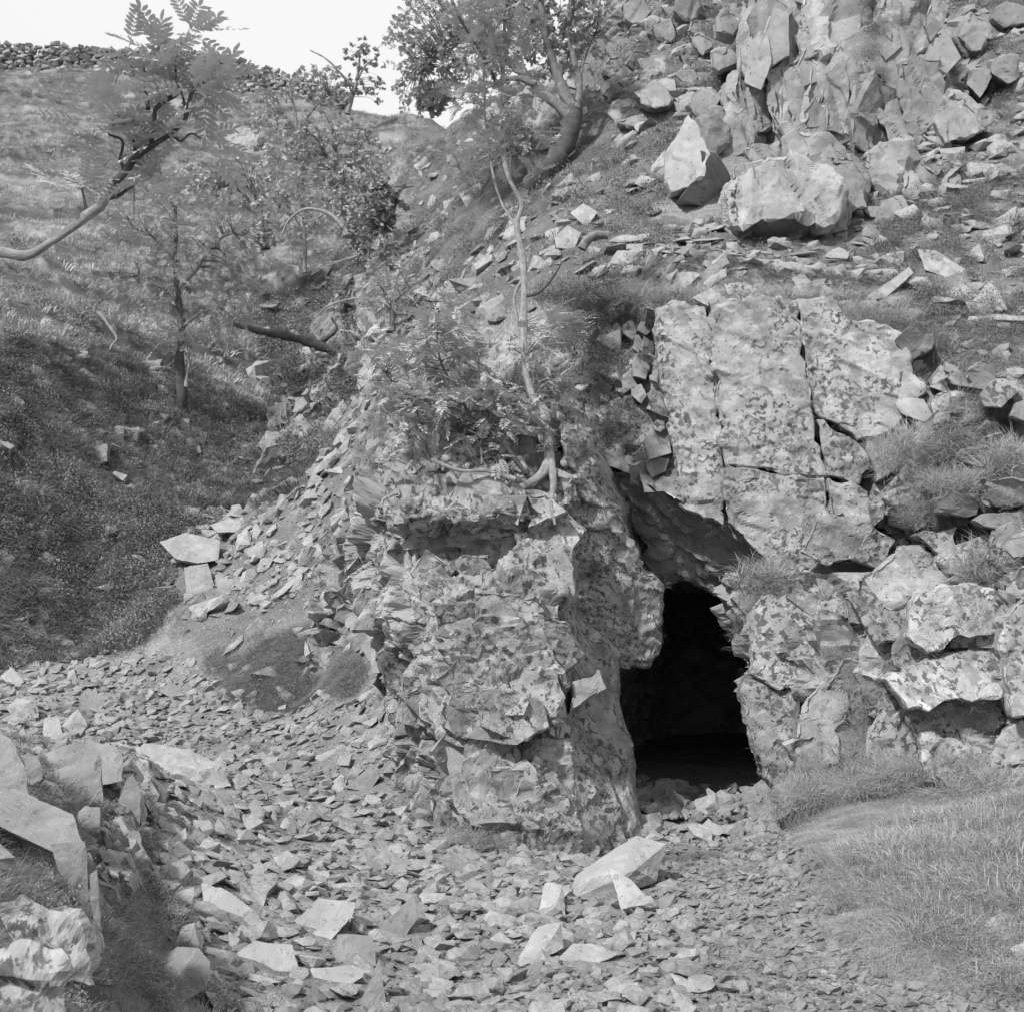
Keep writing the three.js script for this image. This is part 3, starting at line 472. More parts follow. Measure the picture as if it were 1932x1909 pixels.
function bd(u, v) {                                                  // how far the buttress face is at (u, v)
  let i = 0; while (i < BR.length - 2 && BR[i + 1][0] < v) i++;
  const at = (row) => { let k = 2; while (k < 7 && row[k + 1][0] < u) k++; const [p, q] = [row[k], row[k + 1]]; return mix(p[1], q[1], clamp((u - p[0]) / (q[0] - p[0]), 0, 1)); };
  return mix(at(BR[i]), at(BR[i + 1]), clamp((v - BR[i][0]) / (BR[i + 1][0] - BR[i][0]), 0, 1));
}
for (let i = 0; i < 90; i++) {
  const v = rr(760, 1570), row = BR.reduce((b, q) => Math.abs(q[0] - v) < Math.abs(b[0] - v) ? q : b), u = rr(row[2][0] + 4, row[6][0] - 12);
  if (v > 990 && v < 1050 && u > 760 && u < 990) continue;
  const low = v > 1390;
  shard(buttress, rnd() < 0.55 ? M.mossy : low ? M.slate : M.lichen, u, v, rr(20, 62), bd(u, v) - rr(-0.05, 0.05), { t: rr(0.8, 1.05), e: rr(1, 1.8), a: low ? rr(1.0, 1.6) : rr(-0.3, 0.5), tilt: 2, amp: 0.04, L: 0.045 });
}
for (let i = 0; i < 46; i++) { const v = rr(820, 1480), row = BR.reduce((b, q) => Math.abs(q[0] - v) < Math.abs(b[0] - v) ? q : b), u = row[2][0] + rr(-26, 14); shard(buttress, rnd() < 0.5 ? M.mossy : M.slate, u, v, rr(10, 26), bd(u, v) + rr(0.05, 0.5), { t: rr(0.7, 1), e: rr(1, 2), a: rr(0.9, 1.9), tilt: 5 }); }
// split rock between the blocks right of the cave, and in the corner left of the cliff face
for (let i = 0; i < 60; i++) { const u = rr(1510, 1960), v = rr(1010, 1470); shard(cliff, rnd() < 0.6 ? M.lichen : rnd() < 0.5 ? M.mossy : M.slate, u, v, rr(28, 70), (u < 1640 ? mix(10.0, 9.85, (u - 1500) / 140) : mix(9.8, 9.25, (u - 1640) / 300)) - (v - 1080) / 1300 + rr(0.06, 0.2), { t: rr(0.8, 1.05), e: rr(1, 1.7), a: rr(-0.5, 0.3), tilt: 2.2, amp: 0.04 }); }
for (let i = 0; i < 60; i++) { const u = rr(1085, 1250), v = rr(600, 900); shard(cliff, rnd() < 0.7 ? M.mossy : M.slate, u, v, rr(10, 30), mix(12.25, 11.3, (u - 1085) / 165) - (v - 600) / 500 + rr(0.2, 0.35), { t: rr(0.6, 0.95), e: rr(1, 1.6), a: rr(1.2, 1.9), tilt: 5 }); }
for (let i = 0; i < 70; i++) { const u = rr(1640, 1950), v = rr(690, 1000); shard(cliff, rnd() < 0.5 ? M.lichen : M.slate, u, v, rr(10, 30), mix(11.0, 9.7, (u - 1640) / 300) - (v - 690) / 900 + rr(0.05, 0.3), { t: rr(0.7, 1), e: rr(1, 1.7), a: rr(-0.5, 0.4), tilt: 4 }); }

// upper crag
const crag = group('upper_crag');
tag(crag, 'tall fractured slate crag at the top of the slope, cut by steep cracks', null, null, 'structure');
const K = (out, d, o = {}) => slab(crag, 'rock_block', o.m ?? M.slate, out, d, { rag: 3, L: 0.05, amp: 0.12, T: 1.6, bevel: 0.06, tile: 2.4, sv: -2, grow: 1.5, shape: tall, ...o, t: (o.t ?? 1) * 0.84 });
K([[1455, -90], [1640, -90], [1624, 0], [1594, 84], [1606, 186], [1600, 255], [1545, 242], [1508, 246], [1480, 256], [1448, 195], [1443, 139], [1462, 93], [1445, 70], [1466, 20]], 16.9, { t: 1.2, amp: 0.22 });
K([[1450, 150], [1476, 130], [1482, 250], [1462, 240]], 16.7, { t: 1.05 });
K([[1405, 40], [1425, -60], [1452, -60], [1443, 79], [1434, 110], [1408, 100]], 17.2, { t: 1.1 });
for (const [u, w0, top, bot, d, t] of [[1412, 44, 120, 225, 17.0, 1.1], [1440, 40, 90, 250, 16.8, 1.2], [1472, 42, 125, 264, 16.72, 1.0], [1512, 50, 100, 258, 16.66, 1.15], [1552, 44, 90, 262, 16.62, 1.1], [1590, 46, 115, 268, 16.55, 0.95], [1560, 70, -60, 100, 16.78, 1.25], [1500, 60, -40, 115, 16.85, 1.3], [1712, 70, -60, 90, 16.5, 1.3], [1690, 60, 130, 275, 16.22, 0.85], [1738, 56, 108, 250, 16.15, 0.85], [1650, 60, 150, 285, 16.2, 0.9], [1395, 40, 215, 300, 16.6, 1.0], [1350, 36, 225, 290, 16.5, 0.8]]) {
  const lean = rr(-10, 18), w = w0 * 1.3, j = () => rr(0.38, 0.62), out = [[u - w * j(), top + rr(0, 30)], [u + w * rr(-0.2, 0.2), top - rr(0, 14)], [u + w * j(), top + rr(0, 40)], [u + w * j() + lean * 0.3, mix(top, bot, 0.35)], [u + w * j() + lean * 0.7, mix(top, bot, 0.7)], [u + w * rr(0.3, 0.5) + lean, bot - rr(0, 22)], [u - w * rr(0.1, 0.3) + lean, bot + rr(0, 8)], [u - w * rr(0.4, 0.55) + lean, bot - rr(0, 40)], [u - w * j() + lean * 0.4, mix(top, bot, 0.5)]].reverse();
  K(out, d, { t, su: rr(-2, 4), T: 0.9, amp: 0.16, sv: rr(-2.5, 0.5), bevel: 0.03, inset: 0.985 });
}
K([[1488, 110], [1530, 90], [1552, 150], [1548, 240], [1500, 246], [1486, 190]], 16.65, { t: 1.0, amp: 0.07 });
K([[1560, 150], [1598, 130], [1612, 180], [1606, 258], [1560, 246]], 16.6, { t: 0.85, su: 4 });
K([[1657, 28], [1685, -40], [1764, -40], [1768, 37], [1778, 74], [1731, 102], [1722, 156], [1703, 163], [1675, 121], [1652, 70]], 16.6, { t: 1.25 });
K([[1612, 205], [1652, 132], [1664, 153], [1700, 172], [1718, 138], [1750, 108], [1787, 121], [1782, 172], [1759, 223], [1722, 251], [1612, 292], [1608, 242]], 16.3, { t: 0.85, su: 3.5, sv: 2.5 });
K([[1640, 90], [1668, 120], [1690, 160], [1655, 138], [1640, 160], [1630, 120]], 16.4, { t: 1.1 });
K([[1768, 232], [1796, 167], [1847, 205], [1866, 246], [1824, 262], [1785, 268]], 15.5, { t: 1.05, T: 1 });
K([[1257, 288], [1285, 251], [1299, 216], [1322, 260], [1338, 290], [1326, 330], [1300, 352], [1268, 362], [1257, 344]], 15.1, { t: 1.2, T: 0.8, su: -5, amp: 0.06 });
K([[1322, 285], [1350, 288], [1380, 332], [1360, 367], [1331, 392], [1282, 374], [1300, 350], [1328, 328]], 15.1, { t: 0.75, T: 0.8, su: 9, sv: 3, amp: 0.04 });  // right face of the same boulder, its shade put into the darker tone
K([[1369, 358], [1378, 335], [1406, 321], [1452, 297], [1517, 297], [1569, 321], [1592, 353], [1582, 400], [1555, 425], [1500, 410], [1440, 415], [1400, 430], [1380, 420]], 13.5, { t: 1.15, T: 1.3, amp: 0.16, L: 0.04 });
K([[1386, 425], [1440, 412], [1500, 408], [1552, 428], [1560, 452], [1500, 468], [1452, 470], [1400, 462]], 13.75, { t: 0.8, T: 1, sv: 8, L: 0.04, amp: 0.1 });  // undercut of the boulder above, shade painted in as a lower tone
K([[1471, 262], [1500, 246], [1560, 262], [1592, 279], [1596, 307], [1530, 300], [1480, 296]], 14.6, { t: 1.0, T: 1 });
K([[1560, 300], [1610, 290], [1640, 330], [1630, 390], [1590, 400], [1575, 350]], 14.1, { t: 0.8, T: 1 });
K([[1648, 288], [1661, 270], [1700, 268], [1702, 350], [1685, 372], [1650, 348]], 14.8, { t: 1.1, T: 0.9 });
K([[1706, 268], [1724, 265], [1750, 307], [1780, 316], [1778, 353], [1750, 400], [1719, 408], [1706, 360]], 14.7, { t: 1.0, T: 0.9, su: 1 });
K([[1690, 378], [1705, 372], [1716, 410], [1690, 420], [1655, 420], [1668, 385]], 14, { t: 0.8, T: 0.6 });
K([[1780, 330], [1810, 300], [1820, 340], [1790, 390], [1760, 400]], 14.4, { t: 0.9, T: 0.7 });
for (const [u, v, w, h, d, t] of [[1200, 20, 60, 50, 22, 0.75], [1255, 60, 50, 50, 21, 0.8], [1300, 10, 60, 60, 21, 0.7], [1330, 80, 55, 45, 20, 0.85], [1375, 40, 45, 60, 19, 0.9], [1365, 110, 60, 40, 18.8, 1.1], [1235, 120, 60, 40, 20.5, 0.95], [1290, 150, 60, 45, 19.5, 1.1], [1240, 180, 70, 45, 18.6, 1.1], [1330, 190, 55, 60, 18, 1.0], [1380, 180, 50, 60, 17.8, 1.0], [1410, 240, 60, 50, 17, 1.0], [1360, 250, 50, 45, 17.2, 0.85], [1430, 290, 60, 45, 16.4, 0.9], [1180, 150, 40, 40, 20.6, 0.9], [1190, 230, 45, 30, 18.6, 1.05], [1420, 200, 40, 70, 17.4, 1.1], [1840, 60, 60, 70, 17.8, 0.8], [1900, 130, 60, 60, 16.6, 0.9], [1850, 150, 50, 60, 16.6, 0.85], [1905, 30, 60, 60, 18.6, 0.7]]) {
  const out = []; for (let k = 0; k < 7; k++) { const a = -k / 7 * Math.PI * 2 + rr(-0.3, 0.3); out.push([u + Math.cos(a) * w * rr(0.35, 0.62), v + Math.sin(a) * h * rr(0.35, 0.62)]); }
  K(out, d, { t, su: rr(-4, 4), T: 0.9, amp: 0.08 });
}

for (let i = 0; i < 30; i++) { const u = rr(1408, 1790), v = rr(-40, 275), d = 16.75 - clamp((u - 1600) / 180, 0, 1) * 0.45 - v / 900; if (u > 1640 && u < 1660 && v < 130) continue; shard(crag, rnd() < 0.3 ? M.lichen : M.slate, u, v, rr(20, 50), d - rr(-0.12, 0.05), { t: rr(0.8, 1.0), e: rr(1.2, 2.4), a: rr(1.2, 2.0), tilt: 2, L: 0.07, amp: 0.05, tile: 2.4, shape: tall }); }
for (let i = 0; i < 12; i++) { const u = rr(1372, 1590), v = rr(300, 415), d = 13.62 - (v - 300) / 900 + Math.abs(u - 1480) / 400; shard(crag, M.slate, u, v, rr(18, 44), d - rr(-0.08, 0.04), { t: rr(0.8, 0.98), e: rr(1, 1.8), a: rr(1, 2), tilt: 2.5, L: 0.06, amp: 0.03, tile: 2.2 }); }
for (let i = 0; i < 110; i++) { const u = rr(1150, 1420), v = rr(-30, 260), h = hit(u, v); if (!h || -h.z > 27) continue; shard(crag, M.slate, u, v, rr(9, 30), -h.z - rr(-0.1, 0.15), { t: rr(0.6, 1), e: rr(1, 2), a: rr(-0.8, 0.4), tilt: 9, T: 0.7, L: 0.09, amp: 0.06, tile: 2.4 }); }
// the layered ledge at the near left
const ledge = group('bank_ledge'); tag(ledge, 'steeply layered rock ledge running along the side of the low left bank', null, null, 'structure');
for (let i = 0; i < 70; i++) { const t = rnd(), u = mix(250, 185, t) + gauss() * 38, v = mix(1490, 1760, t) + gauss() * 26, h = hit(u, v); if (!h || -h.z > 9) continue; shard(ledge, rnd() < 0.3 ? M.mossy : M.slate, u, v, rr(9, 28), -h.z - rr(-0.04, 0.06), { t: rr(0.65, 0.95), e: rr(1.2, 2.6), a: rr(1.2, 1.8), tilt: 3, T: 0.25, L: 0.03, amp: 0.03, tile: 1.4 }); }
// the rocky sides of the gully
const ravine = group('ravine_rocks'); tag(ravine, 'stepped dark rock ledges lining the narrow gully beside the waterfall', null, null, 'structure');
for (let i = 0; i < 150; i++) { const t = rnd(), u = mix(740, 540, t) + gauss() * 45, v = mix(470, 880, t) + gauss() * 40, h = hit(u, v); if (!h || -h.z < 17) continue; shard(ravine, rnd() < 0.35 ? M.mossy : M.slate, u, v, rr(9, 30), -h.z - rr(-0.2, 0.25), { t: rr(0.6, 0.95), e: rr(1, 2), a: rr(-0.6, 0.6), tilt: 9, T: 0.9, L: 0.12, amp: 0.08, tile: 2.6 }); }
for (let i = 0; i < 70; i++) { const u = rr(-10, 480), v = rr(640, 1220), h = hit(u, v); if (!h || !inPoly(ZONE.bank, u, v)) continue; shard(ravine, rnd() < 0.4 ? M.mossy : M.slate, u, v, rr(8, 26), -h.z - rr(-0.15, 0.12), { t: rr(0.6, 0.95), e: rr(1, 2), a: rr(-0.6, 0.6), tilt: 8, T: 0.6, L: 0.1, amp: 0.06, tile: 2.6 }); }
for (let i = 0; i < 60; i++) { const t = rnd(), u = mix(690, 600, t) + gauss() * 20, v = mix(1000, 1270, t) + gauss() * 40, h = hit(u, v); if (!h) continue; shard(ravine, M.slate, u, v, rr(10, 30), -h.z - rr(-0.1, 0.12), { t: rr(0.65, 0.95), e: rr(1.3, 2.4), a: rr(0.1, 0.7), tilt: 7, T: 0.6, L: 0.07, amp: 0.05, tile: 2.2 }); }
// ------------------------------------------------------------------ loose stones
function stoneShape(flatness, n = 13, rx = 0.8) {
  const pts = [];
  for (let i = 0; i < n; i++) { const a = rr(0, 6.283), s = Math.pow(rnd(), 0.35), up = rr(-1, 1); pts.push(V(Math.cos(a) * s * 0.5, up * flatness * 0.5 * (1 - 0.35 * s * rnd()), Math.sin(a) * s * 0.5 * rx)); }
  return pts;
}
const fragment = Array.from({ length: 14 }, (_, i) => rough(hull(stoneShape([0.22, 0.3, 0.42, 0.55, 0.7][i % 5], 10 + (i % 5), rr(0.55, 0.95))), { L: 0, tile: 1.4, off: rnd(), weld: 5000 }));
const fragFine = Array.from({ length: 12 }, (_, i) => rough(hull(stoneShape([0.25, 0.35, 0.5, 0.65][i % 4], 13, rr(0.6, 0.95))), { L: 0.24, tile: 1.4, off: rnd(), weld: 5000, disp: (x, y, z) => 0.035 * facet(x * 5 + i * 9, y * 9, z * 5, 0.8) }));
// a large stone from its outline; it stands on the ground seen at its lowest point
const HERO = [];
function boulder(name, label, out, { lean = 0.7, T = 0.8, ridge = [], m = M.stone, amp = 0.012, L = 0.045, cat = 'rock', sink = 0.02, d = 0, grp } = {}) {
  let low = out[0]; for (const p of out) if (p[1] > low[1]) low = p;
  const h = d ? P(low[0], low[1], d) : hit(low[0], low[1]) ?? P(low[0], low[1], 8), d0 = -h.z, pts = [], c = [0, 0];
  for (const p of out) { c[0] += p[0] / out.length; c[1] += p[1] / out.length; }
  let w = 0; for (const p of out) w = Math.max(w, Math.abs(p[0] - c[0]));
  w = w / F * d0 * 2;
  for (const p of out) {
    const dd = d0 + lean * (low[1] - p[1]) / F * d0, q = P(p[0], p[1], dd), b = P(...shift(p, 0.8, c), dd + T * w);
    q.y -= sink * (p[1] > c[1] ? 1 : 0); pts.push(q); b.y -= 0.1 * w; pts.push(b);
  }
  for (const [u, v, f] of ridge) { const dd = d0 + lean * (low[1] - v) / F * d0 - f * w; pts.push(P(u, v, dd)); }
  { const m = P(c[0], low[1], d0 + 0.25 * w); HERO.push([m.x, m.z, w * 0.5]); }
  const o = V(h.x, h.y, h.z), tri = hull(pts.map((p) => p.sub(o)));
  const g = rough(tri, { L, disp: (x, y, z) => amp * (0.8 * facet((x + o.x) * 4, (y + o.y) * 6, (z + o.z) * 4, 0.6) + 0.6 * fbm(x * 14, y * 14, z * 14, 3)), tile: 1.3, off: rnd() });
  const mesh = put(g, m, name); mesh.position.copy(o);
  return tag(mesh, label, cat, grp);
}
const BD = (label, out, o) => boulder('boulder', label, out, o), SL = (label, out, o) => boulder('slate_block', label, out, o);
BD('large angular grey boulder lying in front of the cave mouth', [[1074, 1676], [1086, 1644], [1136, 1614], [1201, 1577], [1257, 1592], [1237, 1654], [1191, 1662], [1156, 1686], [1081, 1690]], { ridge: [[1200, 1640, 0.22], [1120, 1655, 0.12], [1190, 1605, 0.1]], lean: 0.75, T: 0.6 });
SL('pale triangular slate slab leaning on the large angular boulder', [[1151, 1639], [1191, 1659], [1239, 1702], [1231, 1712], [1171, 1709]], { m: M.stonePale, T: 0.2, lean: 0.9 });
SL('upright pale block left of the large angular boulder', [[1014, 1722], [1029, 1667], [1061, 1669], [1066, 1724], [1041, 1730]], { ridge: [[1052, 1700, 0.2]], T: 0.8, m: M.stonePale });
SL('wedge of slate tilted upwards near the bottom of the path', [[976, 1804], [1016, 1749], [1059, 1739], [1064, 1779], [996, 1822]], { ridge: [[1045, 1765, 0.15]], T: 0.45, lean: 1 });
SL('low flat slate with a jagged edge beside the tilted wedge', [[1026, 1826], [1081, 1779], [1116, 1779], [1166, 1799], [1131, 1806], [1106, 1824]], { lean: 2.2, T: 0.3 });
SL('small dark slate under the tip of the tilted wedge', [[966, 1826], [1026, 1807], [1021, 1830], [986, 1840]], { lean: 1, T: 0.5, m: M.stoneDark });
BD('rounded stone on the threshold of the cave', [[1302, 1573], [1337, 1544], [1367, 1564], [1352, 1573]], { T: 0.7 });
SL('sharp upright slate fin on the scree in the lower middle', [[691, 1764], [782, 1688], [786, 1733], [764, 1765]], { T: 0.3, m: M.stoneDark, lean: 0.5 });
SL('broad tilted slab with a dark underside left of the upright fin', [[551, 1735], [601, 1693], [671, 1703], [661, 1733], [591, 1755]], { lean: 1.4, T: 0.35 });
SL('narrow leaning slate between the broad slab and the fin', [[576, 1765], [631, 1726], [666, 1728], [616, 1775]], { lean: 1.4, T: 0.3 });
SL('big rounded slate plate on the lower scree', [[446, 1798], [481, 1773], [551, 1783], [561, 1813], [541, 1838], [476, 1830]], { lean: 1.2, T: 0.4 });
SL('hollow-edged dark block on the lower scree', [[619, 1805], [636, 1763], [701, 1768], [711, 1813], [666, 1824]], { lean: 0.7, T: 0.5, m: M.stoneDark });
SL('pale flat slab below the hollow-edged block', [[586, 1828], [666, 1818], [701, 1833], [641, 1860], [591, 1850]], { lean: 1.8, T: 0.35 });
SL('pointed slate standing upright at the bottom edge', [[676, 1885], [716, 1808], [728, 1878], [701, 1900]], { lean: 0.3, T: 0.4, m: M.stoneDark });
SL('flat slate beside the grassy verge', [[296, 1590], [350, 1562], [352, 1582], [330, 1600]], { lean: 1.4 });
SL('long low slate on the left scree', [[346, 1660], [416, 1643], [428, 1653], [371, 1676]], { lean: 1.5, T: 0.5, m: M.stoneDark });
SL('tilted slab with two dark spots on the left scree', [[381, 1668], [416, 1673], [491, 1718], [451, 1732], [386, 1706]], { lean: 1.2, T: 0.3 });
BD('angular boulder with a dark front on the far scree', [[113, 1370], [145, 1336], [165, 1368], [150, 1386], [120, 1386]], { ridge: [[135, 1360, 0.25]], lean: 0.8 });
BD('dark rounded boulder on the far scree', [[145, 1315], [165, 1298], [195, 1313], [200, 1333], [160, 1338]], { m: M.stoneDark });
BD('small dark boulder at the foot of the fan', [[300, 1300], [320, 1286], [345, 1298], [325, 1314]], { m: M.stoneDark });
BD('pale rounded boulder at the left edge of the far scree', [[0, 1275], [20, 1258], [45, 1283], [25, 1297]], { m: M.stonePale });
BD('square block beside the dark-fronted boulder on the far scree', [[80, 1378], [84, 1354], [110, 1352], [120, 1392], [82, 1384]], {});
BD('pale lichened boulder on the far scree near the left edge', [[10, 1335], [30, 1315], [70, 1325], [72, 1350], [30, 1358]], { m: M.lichenStone });
SL('small slate with a flat pale top in the middle scree', [[506, 1439], [541, 1433], [537, 1455], [511, 1455]], { m: M.stoneDark });
SL('long pale-topped slate in the middle scree', [[591, 1425], [646, 1406], [651, 1430], [616, 1438]], { lean: 1.5 });
SL('dark leaning slate close to the buttress foot', [[651, 1480], [701, 1446], [718, 1463], [696, 1490]], { m: M.stoneDark, lean: 1 });
SL('white quartz-pale stone in the middle scree', [[510, 1516], [555, 1508], [546, 1526], [515, 1524]], { m: M.stonePale });
BD('wide low boulder with a dark end at the edge of the grassy bank', [[228, 1420], [258, 1405], [304, 1406], [361, 1416], [419, 1441], [437, 1478], [392, 1488], [330, 1470], [280, 1452]], { ridge: [[375, 1455, 0.08], [400, 1450, 0.06]], lean: 1.1, T: 0.5, amp: 0.03 });
BD('flat-topped boulder at the nose of the scree ridge', [[300, 1022], [350, 1005], [415, 1020], [410, 1052], [372, 1060], [330, 1050]], { lean: 0.6, m: M.stone, d: 15.8 });
BD('block with a dark hollow beneath it at the nose of the ridge', [[346, 1070], [391, 1063], [403, 1103], [392, 1140], [370, 1140], [351, 1113]], { d: 15.4, lean: 0.2 });
BD('rounded block beside the hollow at the nose of the ridge', [[406, 1085], [441, 1093], [438, 1128], [412, 1126]], { d: 15.3, lean: 0.3 });
BD('dark block low down under the nose of the ridge', [[362, 1120], [410, 1118], [414, 1142], [380, 1150]], { m: M.stoneDark, d: 15.2, lean: 0.2 });
SL('flat plate on the crest of the scree ridge', [[395, 990], [430, 978], [470, 985], [450, 1000], [410, 1002]], { lean: 1.5, d: 16.3 });
BD('pale stone half sunk in the grass of the mound', [[1858, 1736], [1888, 1717], [1923, 1729], [1883, 1751]], { m: M.stone });
BD('stone at the right edge of the grassy mound', [[1908, 1790], [1940, 1770], [1980, 1790], [1930, 1815]], { m: M.stone });
SL('wide pale slab lying on the right-hand slope', [[1731, 470], [1766, 472], [1823, 505], [1806, 527], [1746, 505]], { m: M.lichenStone, lean: 1.3, T: 0.3 });
SL('curved pale plate jutting over the cliff edge', [[1366, 535], [1401, 532], [1446, 550], [1396, 566], [1376, 560]], { m: M.lichenStone, lean: 1.0, T: 0.6, d: 11.4 });
SL('lichened plate at the left corner of the cliff edge', [[1305, 562], [1346, 542], [1380, 570], [1350, 580]], { m: M.lichenStone, lean: 1, T: 0.6, d: 11.45 });
SL('long slab standing on edge on the right slope', [[1636, 557], [1716, 503], [1724, 515], [1666, 562]], { lean: 0.5, T: 0.3 });
SL('upright pale block on the ledge beside the sapling', [[1046, 448], [1071, 425], [1096, 440], [1083, 467], [1050, 464]], { m: M.stonePale, lean: 0.3 });
SL('peaked pale block on the ledge behind the sapling', [[1076, 402], [1100, 385], [1128, 400], [1106, 426]], { m: M.stonePale, lean: 0.5 });
SL('sloping slab half way up the scree by the old tree', [[1196, 172], [1271, 140], [1276, 170], [1231, 202]], { lean: 1.2, T: 0.4, d: 18.9 });
SL('pale leaning slab on the upper scree', [[865, 365], [905, 345], [915, 375], [880, 390]], { m: M.stonePale, lean: 1 });
SL('small pale block on the upper scree above the dead branch', [[835, 380], [858, 372], [862, 392], [840, 396]], { m: M.stonePale, lean: 0.7 });
// the rocks of the low bank by the camera
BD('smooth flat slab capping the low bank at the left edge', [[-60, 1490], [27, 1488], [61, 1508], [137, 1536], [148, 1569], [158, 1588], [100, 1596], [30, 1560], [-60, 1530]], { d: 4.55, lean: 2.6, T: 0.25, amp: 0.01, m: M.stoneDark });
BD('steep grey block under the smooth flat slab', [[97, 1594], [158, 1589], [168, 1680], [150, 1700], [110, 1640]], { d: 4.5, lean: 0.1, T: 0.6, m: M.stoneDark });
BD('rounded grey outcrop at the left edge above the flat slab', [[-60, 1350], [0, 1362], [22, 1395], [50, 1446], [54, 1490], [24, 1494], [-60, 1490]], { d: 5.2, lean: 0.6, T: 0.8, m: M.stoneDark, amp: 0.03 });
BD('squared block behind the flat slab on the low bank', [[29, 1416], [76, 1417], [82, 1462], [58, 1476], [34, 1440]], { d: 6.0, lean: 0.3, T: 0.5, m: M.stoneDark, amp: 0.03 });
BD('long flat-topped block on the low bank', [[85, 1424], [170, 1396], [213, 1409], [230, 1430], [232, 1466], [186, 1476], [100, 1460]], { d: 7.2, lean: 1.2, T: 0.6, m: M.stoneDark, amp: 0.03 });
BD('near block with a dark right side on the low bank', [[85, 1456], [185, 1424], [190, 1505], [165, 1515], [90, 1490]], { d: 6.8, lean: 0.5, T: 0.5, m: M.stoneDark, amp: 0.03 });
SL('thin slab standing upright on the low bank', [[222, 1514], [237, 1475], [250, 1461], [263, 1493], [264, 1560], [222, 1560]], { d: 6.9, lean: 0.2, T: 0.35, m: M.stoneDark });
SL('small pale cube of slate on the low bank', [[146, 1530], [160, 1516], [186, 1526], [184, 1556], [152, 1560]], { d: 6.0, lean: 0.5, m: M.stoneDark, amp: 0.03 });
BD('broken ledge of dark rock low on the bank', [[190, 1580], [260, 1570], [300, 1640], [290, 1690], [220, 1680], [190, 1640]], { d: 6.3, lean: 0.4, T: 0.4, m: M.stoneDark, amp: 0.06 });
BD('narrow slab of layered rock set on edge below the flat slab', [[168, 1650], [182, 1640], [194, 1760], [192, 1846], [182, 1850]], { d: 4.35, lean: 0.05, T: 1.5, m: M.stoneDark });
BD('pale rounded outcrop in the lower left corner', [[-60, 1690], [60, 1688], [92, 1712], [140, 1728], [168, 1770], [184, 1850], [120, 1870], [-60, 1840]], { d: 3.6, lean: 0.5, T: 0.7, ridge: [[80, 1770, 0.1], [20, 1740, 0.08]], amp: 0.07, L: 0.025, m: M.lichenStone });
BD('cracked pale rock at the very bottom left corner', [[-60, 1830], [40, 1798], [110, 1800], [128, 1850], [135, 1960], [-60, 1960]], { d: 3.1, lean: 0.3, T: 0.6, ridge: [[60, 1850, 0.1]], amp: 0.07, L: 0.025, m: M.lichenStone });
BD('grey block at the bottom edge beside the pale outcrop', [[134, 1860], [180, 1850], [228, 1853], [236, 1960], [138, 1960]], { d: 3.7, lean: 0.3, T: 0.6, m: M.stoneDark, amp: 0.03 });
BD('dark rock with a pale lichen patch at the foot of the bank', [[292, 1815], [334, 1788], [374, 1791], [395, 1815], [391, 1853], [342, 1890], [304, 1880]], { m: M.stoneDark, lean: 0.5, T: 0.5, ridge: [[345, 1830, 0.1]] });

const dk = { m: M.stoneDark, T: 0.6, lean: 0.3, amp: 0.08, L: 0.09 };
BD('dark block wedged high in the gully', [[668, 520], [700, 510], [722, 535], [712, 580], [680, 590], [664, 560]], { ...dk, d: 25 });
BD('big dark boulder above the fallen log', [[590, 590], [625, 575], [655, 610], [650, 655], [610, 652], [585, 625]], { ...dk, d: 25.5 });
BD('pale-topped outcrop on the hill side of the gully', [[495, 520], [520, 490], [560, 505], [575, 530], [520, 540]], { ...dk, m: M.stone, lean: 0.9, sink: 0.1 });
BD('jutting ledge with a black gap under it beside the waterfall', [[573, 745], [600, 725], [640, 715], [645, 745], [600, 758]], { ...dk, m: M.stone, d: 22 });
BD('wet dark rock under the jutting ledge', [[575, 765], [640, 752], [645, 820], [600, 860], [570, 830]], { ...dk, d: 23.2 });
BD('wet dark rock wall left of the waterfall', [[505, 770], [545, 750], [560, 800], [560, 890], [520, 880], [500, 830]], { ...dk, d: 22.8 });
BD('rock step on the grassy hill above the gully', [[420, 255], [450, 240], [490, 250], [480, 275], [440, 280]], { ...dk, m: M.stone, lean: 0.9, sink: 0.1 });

function place(x, z, size, geo, mat, sink = 0.25, tilt = 0.35) {
  const y = inPoly(BAND, x, z) ? 0.05 : H(x, z), e = 0.15, nx = (H(x - e, z) - H(x + e, z)) / (2 * e), nz = (H(x, z - e) - H(x, z + e)) / (2 * e);
  const q = new THREE.Quaternion().setFromUnitVectors(V(0, 1, 0), V(nx * 0.8, 1, nz * 0.8).normalize()).multiply(new THREE.Quaternion().setFromEuler(new THREE.Euler(gauss() * tilt, rr(0, 6.28), gauss() * tilt)));
  return [V(x, y + size * (0.18 - sink * 0.3), z), q, V(size * rr(0.85, 1.2), size * rr(0.7, 1.2), size * rr(0.8, 1.15))];
}
function sites(zone, n, z0, z1, x0, x1, keep = 1) {                  // points of the open ground inside a zone
  const out = []; let guard = 0;
  while (out.length < n && guard++ < n * 60) {
    const z = -rr(z0, z1), x = rr(x0, x1) * (-z / z1 * 0.5 + 0.5);
    if (inPoly(BAND, x, z)) continue;
    const y = H0(x, z), [u, v] = proj(x, y, z);
    if (u < -120 || u > 2050 || v > 2050) continue;
    const wob = noise(x * 2.2, 3, z * 2.2) * 26 + noise(x * 7, 3, z * 7) * 14;
    if (inPoly(ZONE[zone], u + wob, v + wob * 0.7) && !HERO.some(([a, b, r]) => (a - x) ** 2 + (b - z) ** 2 < r * r)) { if (zone === 'fan' && v > 1150 && rnd() < 0.82) continue; out.push([x, z]); }
  }
  return out;
}
const power = (lo, hi, k = 2.2) => lo * Math.pow(hi / lo, Math.pow(rnd(), k));
const LOOSE = [];                                                    // [x, z, size, zone]
